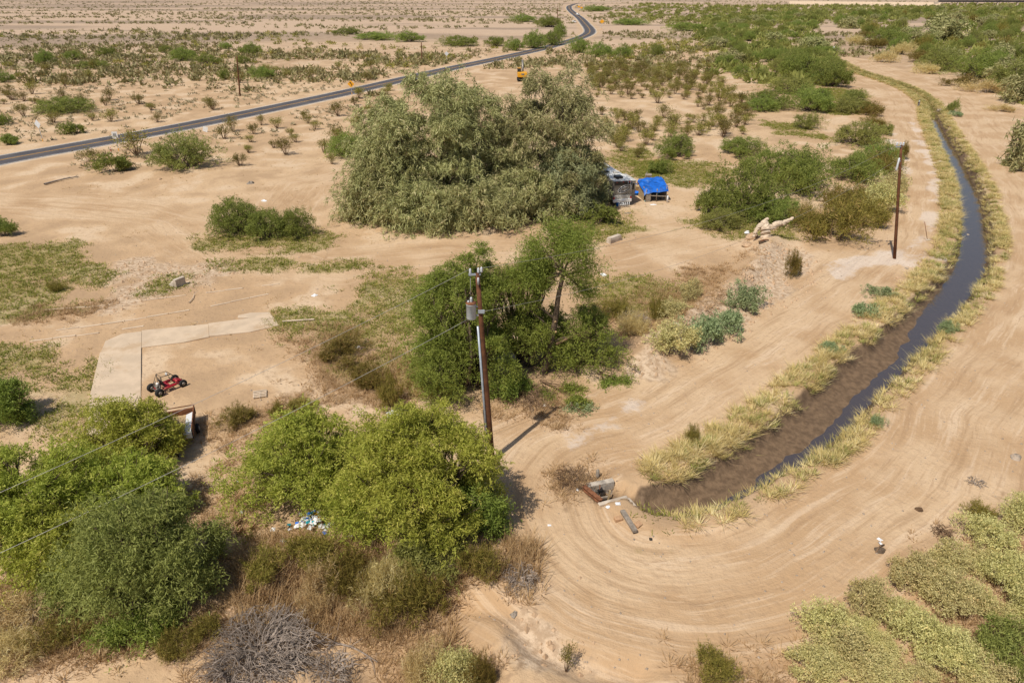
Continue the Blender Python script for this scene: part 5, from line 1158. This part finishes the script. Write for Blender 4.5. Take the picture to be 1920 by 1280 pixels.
# ------------------------------------------------------------------ headgate at the end of the ditch
def headgate():
    o = empty('headgate', (5.4, 29.6, 0), 0, 'broken concrete ditch headgate with a rusty steel beam', 'headgate')
    O = np.array([5.4, 29.6])
    def wall(name, a, b, z0, z1, t, mat, bev=.03):
        a, b = G(*a)-O, G(*b)-O; m = (a+b)/2; d = b-a; MB().box((m[0], m[1], (z0+z1)/2), (np.linalg.norm(d), t, z1-z0), RZ(math.atan2(d[1], d[0])), bev).build(name, mat, o)
    wall('back_wall', (1101, 914), (1150, 904), -1.45, .22, .34, 'old_concrete'); wall('side_wall', (1098, 920), (1124, 940), -1.4, -.02, .25, 'old_concrete')
    wall('front_wall', (1122, 947), (1176, 933), -1.5, .12, .24, 'concrete'); wall('wing_wall', (1177, 934), (1191, 950), -1.3, .06, .22, 'concrete')
    a, b = G(1094, 917)-O, G(1127, 944)-O; m = (a+b)/2; d = b-a; R = RZ(math.atan2(d[1], d[0])); l = np.linalg.norm(d)
    bm = MB().box((m[0], m[1], .06), (l, .30, .035), R).build('steel_beam', 'rust', o); MB().box((m[0], m[1], .16), (l, .03, .17), R).build('web', 'rust', bm); MB().box((m[0], m[1], .26), (l, .26, .03), R).build('flange', 'rust', bm)
    c = (G(1118, 925)+G(1140, 920))/2-O; R2 = RZ(math.atan2(*(G(1144, 906)-G(1103, 915))[::-1]))
    g = MB().box((c[0]-.1, c[1]+.36, -.55), (.62, .06, .75), R2).build('slide_gate', 'metal_dull', o); MB().tube([(c[0]-.1, c[1]+.32, -.4), (c[0]-.1, c[1]+.30, .28)], .03, 6).build('gate_stem', 'rust', g)
    MB().box((c[0]+.45, c[1]+.30, -.5), (.09, .09, .75), Matrix.Rotation(.12, 3, 'Y')).build('timber_post', 'plank', o)
    MB().box((c[0]-.05, c[1]+.28, -.12), (.3, .16, .16), R2).build('hoist_box', 'black_steel', o); MB().box((c[0]+.25, c[1]+.30, -.62), (.5, .12, .12), R2).build('timber_crosspiece', 'grey_wood', o)
headgate()
a, b = G(1166, 963), G(1190, 1002); d = b-a
thing('timber_beam', 'grey weathered timber beam lying below the headgate', 'beam', (1178, 983), [('b', MB().box((0, 0, .12), (np.linalg.norm(d), .26, .17), RZ(math.atan2(d[1], d[0])), .015), 'grey_wood')])
thing('brick_block', 'tan block left of the fallen timber beam', 'block', (1159, 976), [('b', MB().box((0, 0, .07), (.42, .30, .2), RZ(.2), .02), 'brick_tan')])
thing('brick_block', 'tilted tan block right of the fallen timber beam', 'block', (1196, 988), [('b', MB().box((0, 0, .06), (.38, .30, .18), RZ(.7) @ Matrix.Rotation(.3, 3, 'X'), .02), 'brick_tan')])
thing('wooden_stub', 'broken grey post stub behind the headgate', 'post', (1120, 896), [('p', MB().lathe([(.10, -.1), (.12, .2), (.09, .55), (.03, .62)], 7), 'grey_wood')])
# rocks in and by the ditch
for i, (px, py, r, dz, lab) in enumerate(((1476, 886, .16, -.05, 'pale flat stone at the right water edge below the bend'), (1820, 424, .28, -1.1, 'pale boulder in the water of the ditch'), (1770, 420, .28, 0, 'grey boulder on the road edge above the far pole'), (1773, 429, .24, 0, 'smaller grey boulder beside the road edge boulder'), (1722, 495, .26, 0, 'dark stone on the crusted soil right of the far pole'), (1700, 504, .2, 0, 'flat stone left of the dark stone near the far pole'),
        (1685, 522, .2, 0, 'low stone at the ditch bank below the far pole'), (1905, 856, .34, 0, 'grey boulder on the sand at the right edge'), (1828, 382, .2, -1.1, 'small pale stone in the upper ditch water'), (1762, 208, .5, -.6, 'pale boulder at the culvert across the upper ditch'), (1753, 204, .45, -.5, 'left pale boulder at the upper culvert'), (1830, 342, .22, -1.0, 'stone at the right edge of upper water'), (1618, 764, .12, -.2, 'little pale stone on the right bank by the bend'))):
    thing('boulder', lab, 'rock', (px, py), [('r', rock_mb(r, i+3), 'stone' if i % 2 else 'sandstone')], i, 0 if dz > -.3 else .12)
# stump
def stump():
    c = G(1432, 459); o = empty('bleached_stump', (c[0], c[1]+.3, hz(*c)-.1), 0, 'bleached uprooted tree stump with a limb pointing right', 'stump')
    def gnarl(name, pts, rad, mat, seed, n=11):
        rng = np.random.default_rng(seed); P = smooth_line(np.array(pts, float), .14); r = np.interp(np.linspace(0, 1, len(P)), np.linspace(0, 1, len(rad)), rad)*(1+rng.normal(size=len(P))*.07)
        V, F = tubes_np([(P+rng.normal(size=P.shape)*.02, r)], n); V = V+rng.normal(size=V.shape)*.028
        m = MB(); m.add(V.tolist(), F.tolist()); k = len(V); m.f += [tuple(range(n-1, -1, -1)), tuple(range(k-n, k))]; m.sm += [False, False]; m.build(name, mat, o)
    gnarl('trunk', [(0.05, -.5, -.1), (0, -.3, .5), (-.1, .1, 1.1), (-.2, .4, 1.45)], (.50, .52, .50, .40), 'bleached_wood', 1)
    gnarl('limb', [(.0, .0, 1.05), (.7, .1, 1.0), (1.15, .15, 1.35), (2.0, .2, 1.5), (2.9, .3, 1.95)], (.34, .30, .30, .20, .13), 'bleached_wood', 2)
    gnarl('knot', [(-.15, .35, 1.3), (.05, .5, 1.65), (.3, .5, 1.85)], (.34, .24, .12), 'bleached_wood', 3)
    gnarl('root', [(-.2, .2, 1.2), (-.7, .0, 1.1), (-1.1, -.2, .55), (-1.25, -.3, .1)], (.32, .27, .2, .1), 'bleached_wood', 4)
    gnarl('root', [(-.1, .3, 1.1), (-.5, .7, .8), (-.8, .9, .2)], (.24, .18, .1), 'grey_wood', 5)
stump()
thing('boulder', 'rounded tan boulder left of the bleached stump', 'rock', (1408, 452), [('r', rock_mb(.62, 31, .8), 'sandstone')], .4, .2)
thing('boulder', 'flat tan slab left below the bleached stump', 'rock', (1400, 464), [('r', rock_mb(.62, 33, .35), 'sandstone')], 1.1, .12)
thing('plastic_bag', 'round white bag on the boulder left of the stump', 'bag', (1399, 447), [('b', rock_mb(.24, 41, .9), 'plastic_white')], 0, .55)
thing('root_clump', 'dark rooty clump at the foot of the bleached stump', 'roots', (1427, 471), [('clod', rock_mb(.42, 36, .7), 'bark_mesquite'), ('root', MB().tube([(-.4, -.1, .2), (0, -.4, .45), (.5, -.2, .3)], .06, 6), 'rust')], .3)
thing('marker_rod', 'thin leaning rod on a small footing by the ditch road', 'rod', (1739, 451), [('rod', MB().tube([(0, 0, 0), (-.85, .1, 2.1)], .03, 6), 'rust'), ('footing', MB().box((.05, 0, .06), (.45, .3, .16), None, .03), 'concrete')])

# ------------------------------------------------------------------ signs along the highway
def sign(px_base, h, label, kind, face, rz=0.):
    c = G(*px_base); o = empty('road_sign', (c[0], c[1], hz(*c)-.05), rz, label, 'sign')
    MB().box((0, 0, h*.5+.12), (.09, .06, h-.25)).build('sign_post', 'galvanised', o); MB().box((0, -.001, .28), (.11, .07, .56)).build('post_sleeve', 'sign_yellow', o)
    R = Matrix.Rotation(math.pi/2, 4, 'X')
    if kind == 'diamond': MB().prism([(0, -.78), (.78, 0), (0, .78), (-.78, 0)], 0, .03, Matrix.Translation((0, -.04, h)) @ R).build('panel', face, o)
    else: MB().box((0, -.05, h), (.9, .03, 1.15), None, .01).build('panel', face, o)
    return o
sign((81, 266), 3.1, 'white diamond sign back with dark post beyond the highway', 'diamond', 'sign_back', -.4)
s = sign((223, 283), 2.7, 'white rectangular speed sign on the near side of the highway', 'rect', 'white_paint', .15)
MB().box((0, -.07, 2.80), (.5, .01, .07)).build('lettering', 'black_steel', s); MB().box((0, -.07, 2.93), (.5, .01, .06)).build('lettering', 'black_steel', s)
for x in (-.16, .16): MB().tube([(x+.11*math.cos(a), -.07, 2.52+.17*math.sin(a)) for a in np.linspace(0, 6.283, 13)], .028, 4).build('numeral', 'black_steel', s)
s = sign((660, 178), 2.3, 'yellow diamond curve sign with black left arrow beside the highway', 'diamond', 'sign_yellow')
s.scale = (1.15, 1.15, 1.15); MB().tube([(.12, -.085, 1.95), (.22, -.085, 2.2), (.05, -.085, 2.42), (-.05, -.085, 2.5)], .075, 6).build('arrow', 'black_steel', s); MB().prism([(-.32, 2.62), (.06, 2.72), (-.10, 2.36)], -.09, -.07, Matrix(((1, 0, 0, 0), (0, 0, 1, 0), (0, 1, 0, 0), (0, 0, 0, 1)))).build('arrow_head', 'black_steel', s)
sign((838, 117), 3.0, 'white diamond sign back above the tamarisk clump', 'diamond', 'sign_back')
s = sign((1128, 56), 3.0, 'yellow diamond warning sign right of the highway curve', 'diamond', 'sign_yellow'); s.scale = (2.0, 1.6, 1.6)
s = sign((1085, 22), 3.4, 'left yellow sign of the pair at the far highway bend', 'diamond', 'sign_yellow'); s.scale = (2.2, 1.6, 1.4)
s = sign((1090, 23), 3.0, 'right yellow sign of the pair at the far highway bend', 'diamond', 'sign_yellow'); s.scale = (2.0, 1.6, 1.4)
thing('fallen_sign', 'white sign panel leaning low beside the highway shoulder', 'sign', (386, 248), [('panel', MB().box((0, 0, .55), (.9, .04, .95), Matrix.Rotation(.35, 3, 'Y'), .01), 'white_paint'), ('stub', MB().box((.1, .05, .15), (.08, .06, .5)), 'galvanised')])
thing('delineator', 'short orange marker post beside the speed sign', 'marker', (209, 286), [('post', MB().lathe([(.07, 0), (.07, .9)], 8), 'red_paint'), ('base', MB().lathe([(.16, 0), (.14, .08)], 10), 'white_paint'), ('band', MB().lathe([(.075, .6), (.075, .75)], 8), 'white_paint')])

# ------------------------------------------------------------------ excavator, vehicles, bridge
def excavator():
    c = G(979, 152); o = empty('excavator', (c[0], c[1]+1, 0), .05, 'yellow tracked excavator behind the tamarisk, seen from the rear', 'excavator'); E_ = o
    for x in (-1.15, 1.15):
        t = MB(); t.prism([(-2.0, .2), (-1.7, 0), (1.7, 0), (2.0, .2), (2.1, .5), (1.8, .85), (-1.8, .85), (-2.1, .5)], -.3, .3, Matrix.Translation((x, 0, 0)) @ Matrix(((0, 0, 1, 0), (1, 0, 0, 0), (0, 1, 0, 0), (0, 0, 0, 1)))); t.build('track', 'rubber', o)
    MB().box((0, 0, .65), (1.8, 2.4, .45), None, .05).build('undercarriage', 'black_steel', o)
    h = MB().box((0, -.2, 1.75), (2.8, 3.2, 1.35), None, .12).build('house', 'cat_yellow', o); MB().box((0, -1.86, 1.70), (2.85, .35, 1.25), None, .12).build('counterweight', 'cat_yellow', h)
    lg = MB().box((.05, -2.05, 1.95), (.85, .03, .42)).build('logo_plate', 'black_steel', h)
    f = bpy.data.curves.new('logo', 'FONT'); f.body = 'CAT'; f.size = .42; f.align_x = 'CENTER'; f.align_y = 'CENTER'; f.extrude = .01
    fo = bpy.data.objects.new('tmp', f); COL.objects.link(fo); bpy.context.view_layer.update(); me = bpy.data.meshes.new_from_object(fo.evaluated_get(bpy.context.evaluated_depsgraph_get())); bpy.data.objects.remove(fo)
    me.materials.clear(); me.materials.append(MATS['white_paint']); l = put('lettering', me, h); l.location = (.05, -2.08, 1.95); l.rotation_euler = (math.pi/2, 0, 0)
    cb = MB().box((-.85, .55, 2.75), (1.0, 1.6, 1.3), None, .08).build('cab', 'black_steel', o); MB().box((-.85, -.26, 2.95), (.8, .03, .6)).build('window', 'glass_dark', cb); MB().box((-.85, .55, 3.42), (1.05, 1.65, .07), None, .02).build('cab_roof', 'cat_yellow', cb)
    b = MB().tube([(.25, .9, 1.9), (.3, 2.2, 4.3), (.35, 4.2, 5.2), (.4, 5.6, 4.9)], [.3, .32, .28, .2], 6).build('boom', 'metal_dull', o); MB().tube([(.4, 5.5, 5.2), (.45, 6.2, 3.4), (.45, 6.3, 2.0)], [.22, .2, .14], 6).build('stick', 'metal_dull', b)
    MB().tube([(.3, 1.0, 2.4), (.3, 2.9, 4.4)], .1, 8).build('cylinder', 'black_steel', b); MB().prism([(-.5, 0), (.5, 0), (.6, .8), (-.3, .9)], -.5, .5, Matrix.Translation((.45, 6.0, 1.0)) @ Matrix(((0, 0, 1, 0), (1, 0, 0, 0), (0, 1, 0, 0), (0, 0, 0, 1)))).build('bucket', 'black_steel', b)
excavator()
def car(px, label, rz, pickup=False):
    c = G(*px); o = empty('car', (c[0], c[1], .07), rz, label, 'car')
    MB().box((0, 0, .72), (1.9, 5.0, .62), None, .15).build('body', 'white_paint', o); cb = MB().prism([(-.9, 0), (.9, 0), (.72, .72), (-.72, .72)], -1.2, 1.0, Matrix.Translation((0, .2, 1.0)) @ Matrix(((1, 0, 0, 0), (0, 0, 1, 0), (0, 1, 0, 0), (0, 0, 0, 1)))).build('cabin', 'white_paint', o)
    MB().box((0, -1.02, 1.38), (1.35, .05, .46)).build('window', 'glass_dark', cb); MB().box((0, 1.22, 1.38), (1.35, .05, .46)).build('window', 'glass_dark', cb)
    for x in (-.88, .88):
        for y in (-1.5, 1.5): MB().lathe([(.34, -.12), (.36, 0), (.34, .12)], 12, Matrix.Translation((x, y, .34)) @ Matrix.Rotation(math.pi/2, 4, 'Y')).build('wheel', 'rubber', o)
        MB().box((x*.82, -2.5, .8), (.3, .05, .18)).build('tail_lamp', 'tail_red', o)
    return o
car((1083.5, 29), 'small white pickup driving on the highway curve', .5); car((1076.5, 43.5), 'white car parked on the left shoulder of the highway curve', .35)
def bridge():
    a = G(1764, 12); b = G(1975, 12.5); m = (a+b)/2; L = b[0]-a[0]+10; o = empty('railway_bridge', (m[0], m[1], 0), math.atan2(b[1]-a[1], b[0]-a[0]), 'long dark steel railway bridge on pale piers at upper right', 'bridge')
    n = 6
    for i in range(n):
        x = -L/2+L*(i+.5)/n; MB().box((x, 0, 6.2), (L/n-.4, 3.2, 2.3)).build('girder', 'bridge_steel', o); MB().box((-L/2+L*i/n, 0, 2.4), (1.6, 3.0, 5.2), None, .2).build('pier', 'concrete', o)
    MB().box((-L/2-3, 0, 2.6), (6, 7, 5.4), None, .2).build('abutment', 'concrete', o)
bridge()
a = G(1480, 9); b = G(1762, 12)
m = MB(); m.prism([(-9, 0), (9, 0), (3, 5), (-3, 5)], -np.linalg.norm(b-a)/2, np.linalg.norm(b-a)/2, Matrix(((0, 0, 1, 0), (1, 0, 0, 0), (0, 1, 0, 0), (0, 0, 0, 1))))
put('embankment', m.mesh('embankment', 'slab'), None, ((a[0]+b[0])/2, (a[1]+b[1])/2, -.3), math.atan2(b[1]-a[1], b[0]-a[0]), kind='structure', label='pale railway embankment leading to the bridge')

# ------------------------------------------------------------------ person on the ditch road
def skinned(name, verts, edges, rads, mat, parent, root=0):
    me = bpy.data.meshes.new(name); me.from_pydata(verts, edges, []); me.materials.append(MATS[mat]); o = put(name, me, parent)
    o.modifiers.new('skin', 'SKIN').use_smooth_shade = True
    for v, r in zip(me.skin_vertices[0].data, rads): v.radius = r if isinstance(r, tuple) else (r, r)
    me.skin_vertices[0].data[root].use_root = True
    s = o.modifiers.new('sub', 'SUBSURF'); s.levels = s.render_levels = 1; return o
def person():
    c = G(1721, 201); o = empty('person', (c[0], c[1], hz(*c)), -2.4, 'person in a white top and blue jeans walking on the ditch road', 'person')
    J = [(0,0,.95),(0,.02,1.2),(0,.0,1.42),(0,.03,1.52),(0,.05,1.62),(0,.04,1.74),(.18,0,1.42),(.24,-.06,1.15),(.22,.08,.92),(.22,.12,.82),(-.18,0,1.42),(-.25,.04,1.15),(-.22,-.04,.92),(-.22,-.05,.82),(.10,0,.90),(.12,.16,.50),(.12,.08,.10),(.12,.22,.04),(-.10,0,.90),(-.12,-.04,.50),(-.12,-.24,.12),(-.12,-.12,.04)]
    Eg = [(0,1),(1,2),(2,3),(3,4),(4,5),(2,6),(6,7),(7,8),(8,9),(2,10),(10,11),(11,12),(12,13),(0,14),(14,15),(15,16),(16,17),(0,18),(18,19),(19,20),(20,21)]
    R = [(.15,.11),(.14,.10),(.16,.10),.055,.085,.075,.06,.048,.036,.04,.06,.048,.036,.04,.085,.065,.045,.04,.085,.065,.045,.04]
    skinned('body', J, Eg, R, 'skin', o)
    k = lambda ids: [J[i] for i in ids]; 
    skinned('shirt', k([0,1,2,6,7,10,11]), [(0,1),(1,2),(2,3),(3,4),(2,5),(5,6)], [(.175,.135),(.165,.125),(.18,.12),.078,.066,.078,.066], 'shirt_white', o)
    skinned('jeans', k([0,14,15,16,18,19,20]), [(0,1),(1,2),(2,3),(0,4),(4,5),(5,6)], [(.165,.125),.10,.08,.062,.10,.08,.062], 'jeans', o)
    skinned('hair', [(0,.02,1.66),(0,.02,1.76)], [(0,1)], [.09,.085], 'hair_dark', o)
person()

# ------------------------------------------------------------------ rubbish and oddments
thing('plastic_sheet', 'crumpled white plastic sheet behind the light palo verde', 'sheet', (742, 779), [('s', crumple(1.15, .75, .34, 12, 13), 'plastic_white')], .2)
rr = random.Random(8)
def litter_pile():
    c = G(588, 984); o = empty('litter_pile', (c[0], c[1], hz(*c)), 0, 'heap of white and blue household rubbish under the palo verde', 'rubbish')
    for i in range(95):
        a = rr.uniform(0, 6.28); q = abs(rr.gauss(0, .55)); x, y = q*math.cos(a)*1.5+.2, q*math.sin(a)*1.0; s_ = rr.uniform(.09, .24)
        mat = rr.choice(['plastic_white']*6+['plastic_teal', 'plastic_blue', 'sign_yellow', 'plastic_white', 'sign_back']); m = crumple(s_*rr.uniform(.8, 1.6), s_, s_*.6, 100+i, 4)
        m.build('rubbish_piece', mat, o, loc=(x, y, max(0, .35-.3*q)+rr.uniform(0, .1)), rz=a)
litter_pile()
for i, (px, py, sz, lab) in enumerate(((1158, 950, .22, 'white bag scrap against the front headgate wall'), (1140, 953, .20, 'small white rag below the headgate wall'), (1083, 918, .15, 'white scrap in the dry branches left of the headgate'), (1131, 516, .5, 'white bag on the sand above the exposed mesquite'), (655, 1006, .2, 'white scrap below the rubbish heap, right'), (452, 962, .22, 'pale rag in the tree shade left of the light palo verde'), (447, 902, .2, 'white scrap in shade left of the light palo verde'), (512, 992, .22, 'white bag left of the rubbish heap'),
        (531, 1014, .26, 'pale plastic sheet among twigs below the rubbish heap'), (672, 652, .3, 'pale rag in the brown weeds left of the mesquite'), (965, 1142, .3, 'grey rag on the gully edge near the bottom'), (1220, 1012, .16, 'dark scrap on the dirt turnaround'), (1650, 1010, .2, 'white can in brush on the right road'), (495, 377, .5, 'flat pale panel on the sand above the green bush island'), (470, 344, .8, 'crumpled grey sheet on the sand at upper left'), (590, 555, .4, 'pale scrap on the sand left of the mesquite'), (1000, 600, .1, 'small white scrap caught in the mesquite'),
        (1563, 90, 1.2, 'white rubbish heap by the far ditch'), (1030, 985, .14, 'white speck of litter on the turnaround edge'), (1845, 955, .15, 'white can on top of the lower right brush'), (1022, 760, .25, 'white rag in the branch pile by the pole shadow'))):
    mat = 'grey_wood' if 'grey' in lab else ('rv_dark' if 'dark' in lab else 'plastic_white')
    if 'caught' in lab: continue
    thing('litter_scrap', lab, 'litter', (px, py), [('s', crumple(sz*1.3, sz, sz*.45, 300+i, 6), mat)], i*.7)
# row of hollow blocks near the thicket shade
def block_mb():
    m = MB(); l, w, h = .40, .20, .20
    for y in (-w/2+.02, w/2-.02): m.box((0, y, h/2), (l, .04, h))
    for x in (-l/2+.02, 0, l/2-.02): m.box((x, 0, h/2), (.04, w-.082, h-.002))
    return m
bm = block_mb().mesh('concrete_block', 'brick_tan')
for i, (px, py, a, lab) in enumerate(((447, 984, 1.2, 'hollow block nearest the tree shade in the small row'), (456, 992, .2, 'second hollow block of the small row'), (466, 991, .15, 'third hollow block of the small row'), (474, 989, 1.3, 'end hollow block of the small row nearest the palo verde'), (450, 997, 1.4, 'hollow block lying in front of the small row'))):
    c = G(px, py); put('concrete_block', bm, None, (c[0], c[1], hz(*c)+.01), a, label=lab, cat='block', group='hollow blocks in a row')
thing('wooden_pallet', 'grey weathered pallet on the sand right of the buggy', 'pallet', (488, 742), [('slat', MB().box((0, y, .12), (.9, .10, .025)), 'bleached_wood') for y in (-.4, -.2, 0, .2, .4)]+[('runner', MB().box((x, 0, .05), (.06, .9, .10)), 'bleached_wood') for x in (-.4, 0, .4)], .3)
thing('fallen_board', 'long pale board lying in the weeds right of the concrete path', 'board', (560, 604), [('b', MB().box((0, 0, .10), (2.6, .16, .06), RZ(.15)), 'bleached_wood')])
thing('debris_tangle', 'dark snarl of debris on the right dirt road', 'debris', (1650, 1030), [('clod', rock_mb(.26, 61, .4), 'bark_mesquite'), ('twig', MB().tube([(-.3, -.2, .05), (0, .1, .22), (.35, .3, .1)], .03, 5), 'twig_brown'), ('can', MB().lathe([(.06, 0), (.06, .22)], 8, Matrix.Translation((.2, .5, .06)) @ Matrix.Rotation(1.3, 4, 'X')), 'plastic_white')])
thing('debris_clod', 'small dark hollow clod on the right dirt road', 'debris', (1724, 954), [('r', rock_mb(.2, 62, .5), 'damp_soil')])
for i, (px, py, lab) in enumerate(((500, 1140, 'pale rock left of the fallen limb'), (450, 1165, 'pale broken rock above the dead bush'), (435, 1150, 'tan flat rock above the dead bush, left'), (118, 1110, 'pale concrete chunk under the lower left thicket'), (330, 1240, 'pale stone at the bottom left'), (680, 655, 'pale chunk in the weeds left of the mesquite'), (1130, 432, 'rubble lump in the grass before the motorhome'), (300, 338, 'small dark stone heap on the sand at left'))):
    thing('loose_rock', lab, 'rock', (px, py), [('r', rock_mb(.22+.05*(i % 3), 70+i, .6), 'sandstone')], i)
